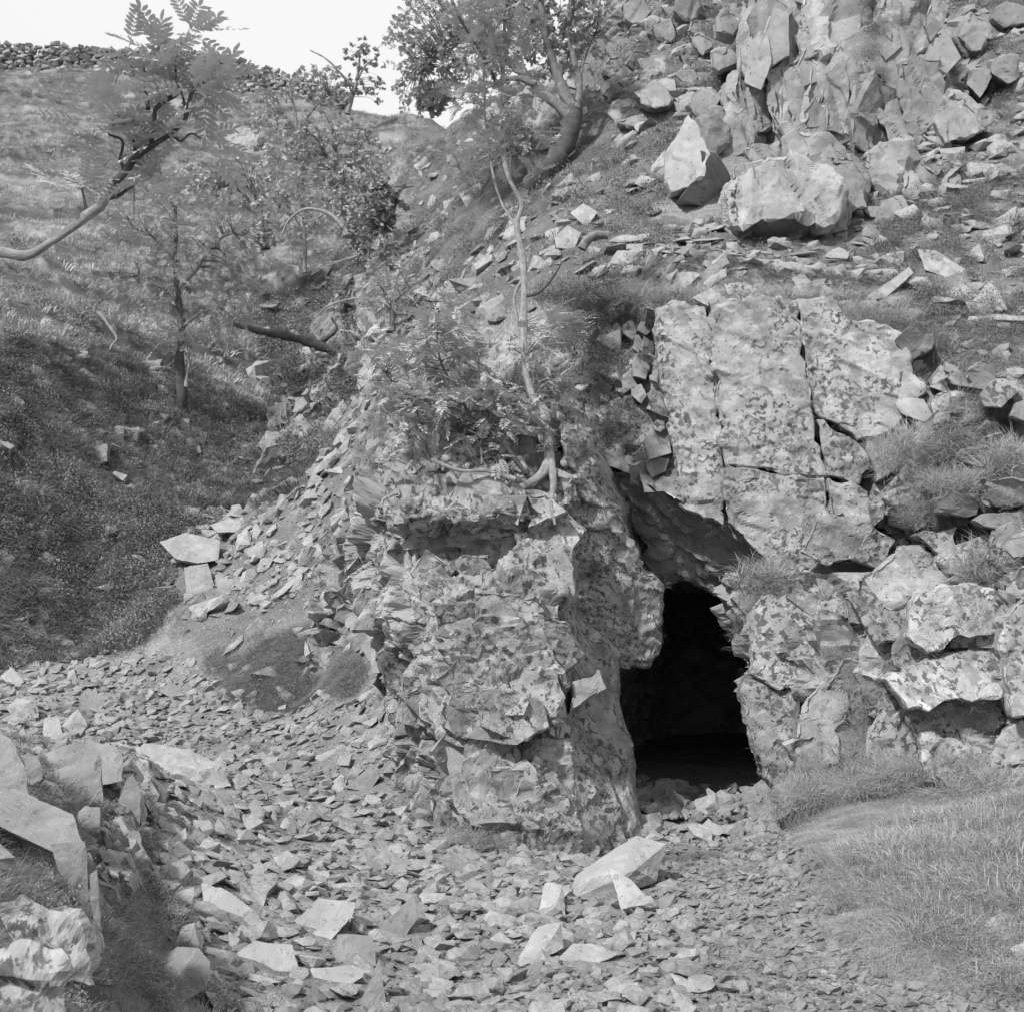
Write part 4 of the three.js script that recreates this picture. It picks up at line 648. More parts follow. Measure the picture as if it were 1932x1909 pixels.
const strew = (zone, n, z0, z1, x0, x1, lo, hi, k) => { for (const [x, z] of sites(zone, n, z0, z1, x0, x1)) LOOSE.push([x, z, power(lo, hi, k) , zone]); };
strew('scree', 24000, 4.6, 16, -9, 3, 0.013, 0.23, 2.4);
strew('gravel', 20000, 4.2, 11, -1, 5, 0.014, 0.11, 3.2);
strew('fan', 7000, 11, 26, -9, 0, 0.025, 0.4, 2.7);
strew('upper', 4200, 12, 45, -7, 7, 0.05, 0.5, 2.4);
strew('ledge', 800, 11, 16, 0, 6, 0.04, 0.4, 2.4);
strew('right', 1500, 10, 22, 3, 10, 0.05, 0.5, 2.2);
strew('verge', 260, 2.8, 10, -4, -0.4, 0.05, 0.32, 1.4);
strew('bank', 1300, 15, 26, -14, -3, 0.05, 0.5, 2.0);
strew('gully', 500, 20, 36, -8, -2, 0.1, 0.8, 2);
for (let i = 0; i < 700; i++) { const d = 9.5 + 5 * rnd() * rnd(), p = P(rr(1190, 1480), HORIZON, d); LOOSE.push([p.x, p.z, power(0.03, 0.3, 2), 'cave']); }
{
  const px = (s) => s[2] / Math.hypot(s[0], s[1]);
  const bySize = LOOSE.slice().sort((a, b) => px(b) - px(a));
  const words = { scree: ['slate_fragment', 'slate fragment', 'loose slate fragments on the scree floor'], gravel: ['path_stone', 'gravel stone', 'stones on the gravel path'], fan: ['fan_stone', 'fan stone', 'stones on the debris fan'], upper: ['slope_stone', 'scree stone', 'stones on the upper scree'], ledge: ['ledge_stone', 'ledge stone', 'stones on the turf ledge'], right: ['hill_stone', 'slope stone', 'stones on the right-hand slope'], bank: ['heath_stone', 'heather stone', 'stones in the heather bank'], verge: ['verge_stone', 'bank stone', 'stones on the low bank'], gully: ['gully_stone', 'gully stone', 'stones in the gully'] };
  const marks = [[1170, 1650, 'the large angular boulder'], [1040, 1790, 'the tilted wedge of slate'], [740, 1740, 'the upright slate fin'], [610, 1730, 'the broad tilted slab'], [500, 1810, 'the big slate plate'], [690, 1870, 'the pointed slate at the bottom edge'], [440, 1700, 'the slab with two dark spots'], [330, 1450, 'the wide low boulder'], [140, 1360, 'the dark-fronted boulder'], [175, 1315, 'the dark rounded boulder'], [320, 1300, 'the small dark boulder'], [520, 1445, 'the flat-topped small slate'], [620, 1420, 'the long pale-topped slate'], [530, 1516, 'the white stone'], [690, 1470, 'the dark leaning slate'], [390, 1660, 'the long low slate'], [1040, 1700, 'the upright pale block'], [1337, 1560, 'the threshold stone'], [1890, 1735, 'the sunken mound stone'], [360, 1030, 'the flat-topped ridge boulder'], [430, 990, 'the plate on the ridge crest'], [420, 1110, 'the rounded ridge block'], [725, 780, 'the rowan bush'], [720, 1000, 'the buttress edge'], [870, 370, 'the pale leaning slab'], [1070, 450, 'the upright ledge block'], [1100, 405, 'the peaked pale block'], [1240, 170, 'the sloping scree slab'], [1060, 290, 'the old tree'], [815, 210, 'the skyline bush'], [1310, 310, 'the left crag boulder'], [1400, 550, 'the curved pale plate'], [1470, 440, 'the middle crag boulder'], [1700, 350, 'the right crag outcrop'], [1780, 500, 'the wide pale slab'], [1680, 530, 'the slab on edge'], [1820, 220, 'the peaked crag block'], [1730, 640, 'the dark notch block'], [205, 620, 'the crooked pale stick'], [340, 720, 'the gully rowan'], [550, 640, 'the fallen log'], [650, 430, 'the bleached branch'], [60, 1550, 'the smooth flat slab'], [90, 1770, 'the pale rounded outcrop'], [245, 1500, 'the thin standing slab'], [150, 1430, 'the long bank block']];
  const tones = ['grey', 'mid-grey', 'pale', 'dark', 'clean grey', 'lichened'];
  const quota = { scree: 240, gravel: 90, fan: 110, upper: 120, ledge: 60, right: 70, bank: 20, gully: 25, verge: 40 }, rest = {};
  for (const s of bySize) {
    const [x, z, size] = s, zone = s[3] === 'cave' ? 'gravel' : s[3], tr = place(x, z, size, null, null);
    if (quota[zone]-- > 0) {
      const w = words[zone], k = Math.floor(rnd() * 6), m = put(fragFine[Math.floor(rnd() * fragFine.length)], [M.stone, M.stone, M.stonePale, M.stoneDark, M.stone, M.lichenStone][k], w[0]);
      m.position.copy(tr[0]); m.quaternion.copy(tr[1]); m.scale.copy(tr[2]);
      const [u, v, f] = proj(tr[0].x, tr[0].y, tr[0].z); let near = marks[0], bd = 1e9; for (const q of marks) { const e = Math.hypot(q[0] - u, (q[1] - v) * 1.3); if (e < bd) { bd = e; near = q; } }
      const wide = size / f * F, tn = k === 2 ? 'pale' : k === 3 ? 'dark' : k === 5 ? 'lichened' : 'grey', sz = wide > 95 ? 'large ' : wide > 70 ? 'biggish ' : wide > 52 ? 'medium-sized ' : wide > 38 ? '' : 'small ';
      const du = u - near[0], dv = v - near[1], way = Math.abs(du) > Math.abs(dv) * 1.2 ? (du < 0 ? 'left of ' : 'right of ') : dv > 0 ? 'in front of ' : 'behind ';
      tag(m, sz + tn + ' ' + w[1] + (bd < 55 ? ' just ' : bd > 130 ? ' well ' : ' ') + way + near[2], 'stone', w[2]);
    } else (rest[zone] ??= []).push(tr);
  }
  for (const zone in rest) {
    const list = rest[zone], root = group('scree_rubble'); tag(root, { scree: 'mass of small slate rubble covering the stream bed', gravel: 'fine slate gravel of the path to the cave', fan: 'small rubble strewn over the debris fan', upper: 'small rubble strewn over the upper scree slope', ledge: 'small rubble on the turf ledge above the cliff', right: 'small rubble on the right-hand slope', bank: 'small rubble on the heather bank', gully: 'small rubble in the stream gully', verge: 'small rubble on the low left bank' }[zone], 'rubble', null, 'stuff');
    const nv = fragment.length, mtx = new THREE.Matrix4();
    for (let k = 0; k < nv; k++) {
      const mine = list.filter((_, i) => i % nv === k); if (!mine.length) continue;
      const im = new THREE.InstancedMesh(fragment[k], M.stone, mine.length); im.name = 'rubble'; im.castShadow = im.receiveShadow = true; im.userData.kind = 'stuff';
      mine.forEach((t, i) => { im.setMatrixAt(i, mtx.compose(t[0], t[1], t[2])); const c = rr(0.75, 1.18); im.setColorAt(i, new THREE.Color().setRGB(c, c, c)); });
      root.add(im);
    }
  }
}

// ------------------------------------------------------------------ dry stone wall along the skyline
{
  const wall = group('dry_stone_wall'); tag(wall, 'grey dry stone wall running along the top of the grassy hill', 'wall');
  const path = []; for (let u = -120; u <= 660; u += 30) { const v = u < 160 ? mix(118, 125, (u + 120) / 280) : u < 300 ? mix(125, 150, (u - 160) / 140) : u < 450 ? mix(150, 160, (u - 300) / 150) : mix(160, 208, (u - 450) / 200); const d = mix(61.5, 58, clamp((u - 300) / 350, 0, 1)), p = P(u, v, d); path.push(V(p.x, H(p.x, p.z) - 0.05, p.z)); }
  const topOf = (u) => u < 400 ? mix(86, 108, (u + 30) / 430) : mix(108, 172, (u - 400) / 230);
  const c = new THREE.CatmullRomCurve3(path), len = c.getLength(), all = [];
  let s = 0;
  while (s < len) {
    const b = c.getPointAt(Math.min(1, s / len)), [u] = proj(b.x, b.y, b.z), top = P(u, topOf(u), -b.z).y + rr(-0.08, 0.08); let y = b.y - 0.25;
    while (y < top) { const h = rr(0.14, 0.28), w = rr(0.25, 0.5); all.push([V(b.x + rr(-0.12, 0.12), y + h / 2, b.z + rr(-0.12, 0.12) + 0.2), w, h]); all.push([V(b.x + rr(-0.12, 0.12), y + h / 2, b.z - 0.25 + rr(-0.1, 0.1)), w, h]); y += h * 0.86; }
    s += rr(0.24, 0.34);
  }
  const front = all.filter((_, i) => i % 2 === 0), back = all.filter((_, i) => i % 2), vis = front.filter(([p]) => { const [u] = proj(p.x, p.y, p.z); return u > -10 && u < 640; });
  const shapes = Array.from({ length: 6 }, () => rough(hull(stoneShape(0.9, 14, 0.95)), { L: 0, tile: 1, off: rnd(), weld: 5000 }));
  const big = new Set(vis.slice().sort((a, b) => b[1] * b[2] - a[1] * a[2]).slice(0, 300)), rest = front.filter((x) => !big.has(x)).concat(back), tr = ([p, w, h]) => new THREE.Matrix4().compose(p, new THREE.Quaternion().setFromEuler(new THREE.Euler(gauss() * 0.2, rr(-0.4, 0.4), gauss() * 0.2)), V(w * 1.3, h * 1.15, 0.5));
  for (const x of big) { const m = put(shapes[Math.floor(rnd() * 6)], rnd() < 0.6 ? M.stone : rnd() < 0.5 ? M.stonePale : M.stoneDark, 'wall_stone', wall); m.applyMatrix4(tr(x)); }
  for (let k = 0; k < 3; k++) { const mine = rest.filter((_, i) => i % 3 === k), im = new THREE.InstancedMesh(shapes[k], [M.stone, M.stone, M.stoneDark][k], mine.length); im.name = 'wall_stones'; im.userData.kind = 'stuff'; mine.forEach((x, i) => im.setMatrixAt(i, tr(x))); wall.add(im); }
}

// ------------------------------------------------------------------ grass, heather
function tuft(n, width, droop, spread = 0.35) {
  const pos = [];
  for (let i = 0; i < n; i++) {
    const a = rr(0, 6.283), r = Math.sqrt(rnd()) * spread, bx = Math.cos(a) * r, bz = Math.sin(a) * r, lean = rr(0.1, droop), h = rr(0.5, 1), da = a + gauss() * 0.8, dx = Math.cos(da), dz = Math.sin(da), w = width * rr(0.6, 1.2), wx = -dz * w, wz = dx * w;
    const p = (t) => [bx + dx * lean * t * t, h * (t - 0.35 * lean * t * t * t), bz + dz * lean * t * t], a0 = p(0), a1 = p(0.55), a2 = p(1);
    const q = (c, s) => [c[0] + wx * s, c[1], c[2] + wz * s];
    for (const v of [q(a0, 1), q(a0, -1), q(a1, 0.8), q(a1, 0.8), q(a0, -1), q(a1, -0.8), q(a1, 0.8), q(a1, -0.8), a2]) pos.push(...v);
  }
  const g = new THREE.BufferGeometry(); g.setAttribute('position', new THREE.Float32BufferAttribute(pos, 3)); g.computeVertexNormals(); return g;
}
function cushion(n, leaf) {                                          // twiggy dome of small leaves
  const pos = [];
  for (let i = 0; i < n; i++) {
    const a = rr(0, 6.283), e = Math.acos(rr(-0.15, 1)), r = 0.5 * Math.pow(rnd(), 0.33) * (0.75 + 0.35 * noise(Math.cos(a) * 2, e * 2, n)), c = V(Math.cos(a) * Math.sin(e) * r, Math.cos(e) * r * 1.1 + 0.05, Math.sin(a) * Math.sin(e) * r);
    const d = V(gauss(), gauss() + 0.6, gauss()).normalize(), s = V(gauss(), gauss(), gauss()).cross(d).normalize(), l = leaf * rr(0.6, 1.4);
    const A = c.clone().addScaledVector(d, -l), B = c.clone().addScaledVector(s, l * 0.35), C = c.clone().addScaledVector(d, l), D = c.clone().addScaledVector(s, -l * 0.35);
    for (const v of [A, B, C, A, C, D]) pos.push(v.x, v.y, v.z);
  }
  const g = new THREE.BufferGeometry(); g.setAttribute('position', new THREE.Float32BufferAttribute(pos, 3)); g.computeVertexNormals(); return g;
}
const GR = { fine: [0, 1, 2, 3].map(() => tuft(24, 0.013, 1.3, 0.9)), mat: [0, 1, 2, 3].map(() => tuft(44, 0.022, 3.2, 1.8)), coarse: [0, 1, 2].map(() => tuft(18, 0.04, 1.4, 0.8)), heath: [0, 1, 2].map(() => cushion(260, 0.034)), moss: [0, 1].map(() => cushion(150, 0.032)) };
function mass(name, label, category, kindGeo, list, mat = M.grass) {    // list of [position, up, size, tone]
  const root = group(name); tag(root, label, category, null, 'stuff');
  const geos = GR[kindGeo], q = new THREE.Quaternion(), m = new THREE.Matrix4(), Y = V(0, 1, 0);
  geos.forEach((g, k) => {
    const mine = list.filter((_, i) => i % geos.length === k); if (!mine.length) return;
    const im = new THREE.InstancedMesh(g, mat, mine.length); im.name = category.replace(' ', '_') + '_tufts'; im.userData.kind = 'stuff'; im.castShadow = im.receiveShadow = true;
    mine.forEach(([p, up, s, t], i) => { q.setFromUnitVectors(Y, up).multiply(new THREE.Quaternion().setFromAxisAngle(Y, rr(0, 6.28))); im.setMatrixAt(i, m.compose(p, q, V(s * rr(0.9, 1.3), s * rr(0.7, 1.2), s * rr(0.9, 1.3)))); im.setColorAt(i, new THREE.Color().setRGB(t, t, t)); });
    root.add(im);
  });
}
const onLand = (x, z, w = 0.5) => { const e = 0.2, nx = (H(x - e, z) - H(x + e, z)) / (2 * e), nz = (H(x, z - e) - H(x, z + e)) / (2 * e); return [V(x, H(x, z), z), V(nx * w, 1, nz * w).normalize()]; };
function meadow(zone, n, z0, z1, x0, x1, lo, hi, t0, t1, patch = null) {
  const out = []; n = Math.round(n);
  for (const [x, z] of sites(zone, n, z0, z1, x0, x1)) { const c = fbm(x * 0.9, 7, z * 0.9, 3); if (zone === 'hill' && terrace(x, z, H0(x, z)) > 0.74 && rnd() < 0.8) continue; if (patch !== null && c < patch) continue; const [p, up] = onLand(x, z); p.y -= 0.01; out.push([p, up, rr(lo, hi), rr(t0, t1) * (1 + 0.35 * c)]); }
  return out;
}
ZONE.hill = [[-900, 90], [560, 150], [780, 215], [770, 470], [690, 600], [560, 865], [440, 735], [330, 665], [-900, 640]];
ZONE.fanGrass = [[470, 1200], [620, 1190], [700, 1260], [660, 1310], [560, 1330], [440, 1330], [420, 1260]];
mass('mound_grass', 'pale rough grass covering the mound right of the path', 'grass', 'mat', meadow('mound', 11000, 4.6, 10, 1, 6, 0.016, 0.042, 0.24, 0.5));
mass('mound_tussocks', 'longer wispy grass blades standing in the mound turf', 'grass', 'fine', meadow('mound', 5200, 4.4, 10, 1, 6, 0.04, 0.13, 0.12, 0.5, 0.05));
mass('hill_grass', 'cropped grass on the hillside below the stone wall', 'grass', 'coarse', meadow('hill', 30000, 20, 64, -30, -2, 0.10, 0.26, 0.32, 0.62));
mass('slope_grass', 'tussocky grass on the slope right of the crag', 'grass', 'mat', meadow('right', 8000, 10, 22, 3, 10, 0.035, 0.09, 0.15, 0.34, -0.12));
mass('ledge_grass', 'short turf along the ledge above the cliff', 'grass', 'mat', meadow('ledge', 4500, 11, 16, 0, 6, 0.03, 0.08, 0.17, 0.36, -0.1));
mass('scree_grass', 'thin grass between the stones of the upper scree', 'grass', 'fine', meadow('upper', 7000, 12, 45, -7, 7, 0.08, 0.2, 0.14, 0.32, 0.0));
mass('fan_grass', 'thin grass on the debris fan', 'grass', 'fine', meadow('fan', 3000, 11, 26, -9, 0, 0.06, 0.14, 0.16, 0.34, 0.02).concat(meadow('fanGrass', 3200, 11, 15, -6, 0, 0.05, 0.11, 0.16, 0.34)));
mass('bank_grass', 'dark tufted grass hanging on the heather bank', 'grass', 'fine', meadow('bank', 7000, 14, 27, -16, -3, 0.1, 0.3, 0.06, 0.26));
mass('verge_grass', 'rough grass among the rocks of the low bank', 'grass', 'fine', meadow('verge', 3000, 2.8, 10, -4, -0.4, 0.04, 0.11, 0.1, 0.28));
mass('path_grass', 'sparse grass at the edge of the gravel path', 'grass', 'fine', meadow('gravel', 1500, 5, 11, 0.2, 4.5, 0.03, 0.07, 0.16, 0.32, 0.12));
{
  const out = []; for (const [x, z] of sites('bank', 2600, 14, 27, -16, -3)) { if (fbm(x * 0.5, 2, z * 0.5, 3) < -0.08) continue; const [p, up] = onLand(x, z, 0.7); out.push([p, up, rr(0.2, 0.6), rr(0.07, 0.26)]); }
  for (const [x, z] of sites('gully', 500, 19, 36, -9, -2)) { const [p, up] = onLand(x, z, 0.7); out.push([p, up, rr(0.3, 0.8), rr(0.07, 0.22)]); }
  mass('heather', 'dark heather and bilberry covering the shaded bank', 'heather', 'heath', out, M.heath);
  const hill = []; for (const [x, z] of sites('hill', 2600, 20, 60, -30, -2)) { if (fbm(x * 0.22, 2, z * 0.3, 3) < 0.14) continue; const [p, up] = onLand(x, z, 0.7); hill.push([p, up, rr(0.3, 0.7), rr(0.12, 0.3)]); }
  for (const [x, z] of sites('right', 700, 10, 22, 3, 10)) { if (fbm(x * 0.8, 2, z * 0.8, 3) < 0.05) continue; const [p, up] = onLand(x, z, 0.7); hill.push([p, up, rr(0.15, 0.35), rr(0.1, 0.22)]); }
  mass('hill_heather', 'dark heather patches scattered over the hillsides', 'heather', 'heath', hill, M.heath);
  const low = []; for (const [zn, n, a, b, c, d, lo, hi, t0, t1, cut] of [['upper', 2600, 12, 45, -7, 7, 0.15, 0.5, 0.10, 0.36, -0.06], ['fan', 900, 11, 26, -9, 0, 0.12, 0.35, 0.12, 0.3, 0.02], ['hill', 2200, 20, 60, -30, -2, 0.2, 0.5, 0.2, 0.48, 0.05], ['bank', 1900, 14, 27, -16, -3, 0.15, 0.5, 0.12, 0.42, 0.02], ['right', 700, 10, 22, 3, 10, 0.1, 0.3, 0.1, 0.28, 0.0], ['ledge', 300, 11, 16, 0, 6, 0.08, 0.2, 0.1, 0.26, 0.0]])
    for (const [x, z] of sites(zn, n, a, b, c, d)) { if (fbm(x * 0.6, 12, z * 0.6, 3) < cut) continue; const [p, up] = onLand(x, z, 0.7); low.push([p, up, rr(lo, hi), rr(t0, t1)]); }
  mass('low_plants', 'low leafy plants, ferns and bilberry between stones on the slopes', 'plants', 'heath', low, M.grass);
  const verge = []; for (const [x, z] of sites('verge', 420, 2.8, 10, -4, -0.4)) { const [p, up] = onLand(x, z, 0.7); verge.push([p, up, rr(0.06, 0.2), rr(0.1, 0.25)]); }
  mass('verge_heather', 'low dark cushions growing on the near bank', 'heather', 'heath', verge, M.heath);
  // growing out of the rock face: [u, v, depth, spread u, spread v, count, size, tone, kind]
  const tufts = [], cush = [];
  for (const [u, v, d, su, sv, n, size, t, k] of [
    [1440, 1092, 10.0, 45, 22, 160, 0.14, 0.22, 0], [1690, 1150, 9.9, 35, 50, 160, 0.16, 0.13, 0], [1862, 1070, 9.5, 40, 40, 160, 0.16, 0.25, 0], [1625, 1350, 9.65, 30, 70, 200, 0.12, 0.24, 0], [1590, 1230, 9.8, 60, 30, 120, 0.1, 0.2, 0], [1640, 1440, 9.5, 50, 50, 140, 0.14, 0.22, 0], [1820, 1440, 8.95, 40, 25, 120, 0.12, 0.2, 0], [1760, 860, 10.15, 110, 50, 500, 0.16, 0.26, 0], [1850, 800, 10.2, 80, 60, 500, 0.16, 0.24, 0], [1800, 920, 9.85, 60, 18, 220, 0.14, 0.24, 0], [1900, 870, 9.75, 50, 30, 250, 0.16, 0.26, 0], [1730, 970, 10.0, 40, 20, 160, 0.12, 0.2, 0], [1560, 1110, 10.4, 60, 15, 120, 0.12, 0.16, 0], [1560, 1520, 9.3, 110, 30, 420, 0.14, 0.25, 0], [1720, 1480, 9.0, 120, 25, 420, 0.15, 0.24, 0], [1870, 1500, 8.6, 80, 25, 300, 0.15, 0.24, 0], [1530, 1470, 9.55, 40, 40, 160, 0.1, 0.2, 0], [1250, 560, 11.9, 110, 14, 260, 0.14, 0.24, 0], [1480, 560, 11.5, 130, 10, 260, 0.14, 0.24, 0], [1640, 600, 11.2, 90, 22, 300, 0.14, 0.22, 0], [1390, 1180, 10.05, 8, 50, 40, 0.08, 0.2, 0], [900, 1585, 9.15, 60, 14, 160, 0.09, 0.18, 0], [1080, 1575, 9.1, 80, 10, 160, 0.07, 0.16, 0], [830, 1540, 9.7, 30, 40, 140, 0.12, 0.2, 0], [720, 850, 11.6, 20, 60, 140, 0.14, 0.16, 0], [715, 1100, 10.85, 15, 40, 80, 0.12, 0.2, 0], [880, 820, 10.45, 110, 50, 300, 0.14, 0.15, 0],
    [1150, 620, 12.15, 70, 60, 260, 0.2, 0.07, 1], [1150, 720, 11.85, 60, 70, 240, 0.2, 0.07, 1], [1180, 810, 11.5, 50, 50, 160, 0.18, 0.06, 1], [1100, 560, 12.8, 90, 25, 140, 0.25, 0.1, 1], [1220, 640, 11.8, 30, 60, 100, 0.12, 0.08, 1], [1690, 1100, 10.15, 25, 60, 120, 0.14, 0.05, 1], [1810, 1360, 9.3, 60, 22, 160, 0.1, 0.05, 1], [1800, 1160, 9.25, 60, 30, 80, 0.08, 0.05, 1], [1250, 800, 11.1, 25, 80, 100, 0.09, 0.06, 1], [900, 1230, 9.3, 90, 60, 90, 0.06, 0.06, 1], [930, 760, 10.7, 130, 60, 200, 0.16, 0.08, 1], [1720, 640, 10.9, 70, 22, 120, 0.14, 0.07, 1], [640, 1010, 14.8, 60, 60, 60, 0.2, 0.1, 1], [1640, 30, 16.2, 12, 60, 50, 0.2, 0.07, 1], [1640, 100, 16.15, 20, 20, 60, 0.2, 0.2, 1], [1705, 46, 16.3, 12, 6, 20, 0.16, 0.06, 1],
  ]) for (let i = 0; i < n * (k ? 0.8 : 0.42); i++) { const a = rr(0, 6.28), r = Math.sqrt(rnd()), p = P(u + Math.cos(a) * su * r, v + Math.sin(a) * sv * r, d + rr(-0.05, 0.2)); (k ? cush : tufts).push([p, V(gauss() * 0.4, k ? 0.5 : 0.8, 0.6 + gauss() * 0.3).normalize(), size * (k ? 1 : 0.75) * rr(0.6, 1.3), t * (k ? 1.5 : 1.25) * rr(0.6, 1.4)]); }
  for (const q of JOINT) { if (rnd() > 0.45) continue; (rnd() < 0.72 ? cush : tufts).push([V(q.x + gauss() * 0.02, q.y + gauss() * 0.02, q.z + rr(-0.06, 0.01)), V(gauss() * 0.4, 0.6, 0.7).normalize(), rr(0.04, 0.11), rr(0.06, 0.18)]); }
  mass('rock_grass', 'wispy grass tufts rooted in the cracks of the cliff', 'grass', 'fine', tufts);
  mass('rock_moss', 'dark moss and heather clinging to the cliff and buttress', 'moss', 'moss', cush, M.heath);
}

// ------------------------------------------------------------------ trees
// a pinnate leaf (rowan): leaflets in pairs along a drooping stalk, pushed into pos
function pinnate(pos, o, dir, up, len, pairs, rich) {
  const d = dir.clone().normalize(), s = d.clone().cross(up).normalize(), n = s.clone().cross(d).normalize(), droop = rr(0.05, 0.35);
  const at = (t) => o.clone().addScaledVector(d, len * t).addScaledVector(n, -len * droop * t * t);
  const leaflet = (b, dr, side, l) => {
    const w = l * 0.17, nn = n.clone().addScaledVector(side, rr(-0.3, 0.3)), tip = b.clone().addScaledVector(dr, l).addScaledVector(n, -l * rr(0, 0.25)), m1 = b.clone().addScaledVector(dr, l * 0.45), wv = dr.clone().cross(nn).normalize().multiplyScalar(w);
    const L1 = m1.clone().add(wv), R1 = m1.clone().sub(wv);
    if (rich) { const k = b.clone().addScaledVector(dr, l * 0.8).addScaledVector(n, -l * 0.08), L2 = k.clone().addScaledVector(wv, 0.7), R2 = k.clone().addScaledVector(wv, -0.7), L0 = b.clone().addScaledVector(dr, l * 0.16).addScaledVector(wv, 0.65), R0 = b.clone().addScaledVector(dr, l * 0.16).addScaledVector(wv, -0.65); for (const q of [b, R0, L0, L0, R0, R1, L0, R1, L1, L1, R1, R2, L1, R2, L2, L2, R2, tip]) pos.push(q.x, q.y, q.z); }
    else for (const q of [b, R1, tip, b, tip, L1]) pos.push(q.x, q.y, q.z);
  };
  for (let i = 1; i <= pairs; i++) { const t = 0.22 + 0.74 * i / (pairs + 0.4), b = at(t), l = len * 0.30 * (1 - 0.25 * Math.abs(t - 0.5)); for (const k of [-1, 1]) leaflet(b, s.clone().multiplyScalar(k * 0.85).addScaledVector(d, 0.55).addScaledVector(n, rr(-0.1, 0.15)).normalize(), d, l * rr(0.85, 1.1)); }
  leaflet(at(0.96), d, s, len * 0.26);
  const e = at(1), w = len * 0.008, A = o, B = at(0.5); for (const q of [[A, 1], [A, -1], [B, 1], [B, 1], [A, -1], [B, -1], [B, 1], [B, -1], [e, 0]]) pos.push(q[0].x + s.x * w * q[1], q[0].y + s.y * w * q[1], q[0].z + s.z * w * q[1]);
}
function blades(pos, o, dir, len) {                                  // a simple broad leaf
  const d = dir.clone().normalize(), s = V(gauss(), gauss(), gauss()).cross(d).normalize().multiplyScalar(len * 0.36), m = o.clone().addScaledVector(d, len * 0.5), t = o.clone().addScaledVector(d, len), L1 = m.clone().add(s), R1 = m.clone().sub(s);
  for (const q of [o, R1, t, o, t, L1]) pos.push(q.x, q.y, q.z);
}
const soup = (pos) => { const g = new THREE.BufferGeometry(); g.setAttribute('position', new THREE.Float32BufferAttribute(pos, 3)); g.computeVertexNormals(); return g; };
// limbs: [[u, v, d] ..., r0, r1]; crowns: [u, v, d, ru, rv, rd, twigs, leaves per twig]
function growTree(name, label, category, limbs, crowns, { leaf = 0.16, pairs = 6, kind = 'pinnate', mat = M.leaf, bark = M.bark, twig = 0.006, grp, rich = false } = {}) {
  const root = group(name); tag(root, label, category, grp);
  const base = P(...limbs[0].p[0]); root.position.copy(base);
  const loc = (p) => P(...p).sub(base), spine = [];
  limbs.forEach((l, i) => { const pts = l.p.map(loc); for (let k = 0; k <= 12; k++) spine.push(new THREE.CatmullRomCurve3(pts).getPoint(k / 12)); put(tube(pts, l.r0, l.r1, 10, 0.3), l.m ?? bark, i ? 'branch' : 'trunk', root); });
  const pos = [], twigs = [];
  for (const [u, v, d, ru, rv, rd, nt, nl] of crowns) {
    const c = loc([u, v, d]), k = d / F;
    for (let i = 0; i < nt; i++) {
      const a = V(gauss(), gauss(), gauss()).normalize().multiplyScalar(Math.pow(rnd(), 0.45)), e = c.clone().add(V(a.x * ru * k, a.y * rv * k, a.z * rd));
      let s = spine[0], b = 1e9; for (const p of spine) { const q = p.distanceToSquared(e) + (p.y > e.y ? 0.4 * (p.y - e.y) : 0); if (q < b) { b = q; s = p; } }
      const mid = s.clone().lerp(e, 0.55).add(V(gauss() * 0.1, 0.12 * Math.sqrt(b), gauss() * 0.1));
      if (rnd() < 0.75) twigs.push(tube([s, mid, e], twig * rr(1, 1.8), twig * 0.4, 3));
      const out = e.clone().sub(mid).normalize();
      for (let j = 0; j < nl; j++) {
        const dir = out.clone().multiplyScalar(0.8).add(V(gauss(), gauss() * 0.7, gauss())).normalize(), o = e.clone().lerp(mid, rr(0, 0.5)).add(V(gauss(), gauss(), gauss()).multiplyScalar(leaf * 0.3));
        if (kind === 'pinnate') pinnate(pos, o, dir, V(gauss() * 0.3, 1, gauss() * 0.3), leaf * rr(0.75, 1.2), pairs, rich); else blades(pos, o, dir, leaf * rr(0.6, 1.3));
      }
    }
  }
  if (twigs.length) put(mergeGeometries(twigs), bark, 'twigs', root).userData.kind = 'stuff';
  put(soup(pos), mat, 'crown', root);
  return root;
}
const L3 = (d, ...p) => p.map(([u, v, dd]) => [u, v, d + (dd ?? 0)]);

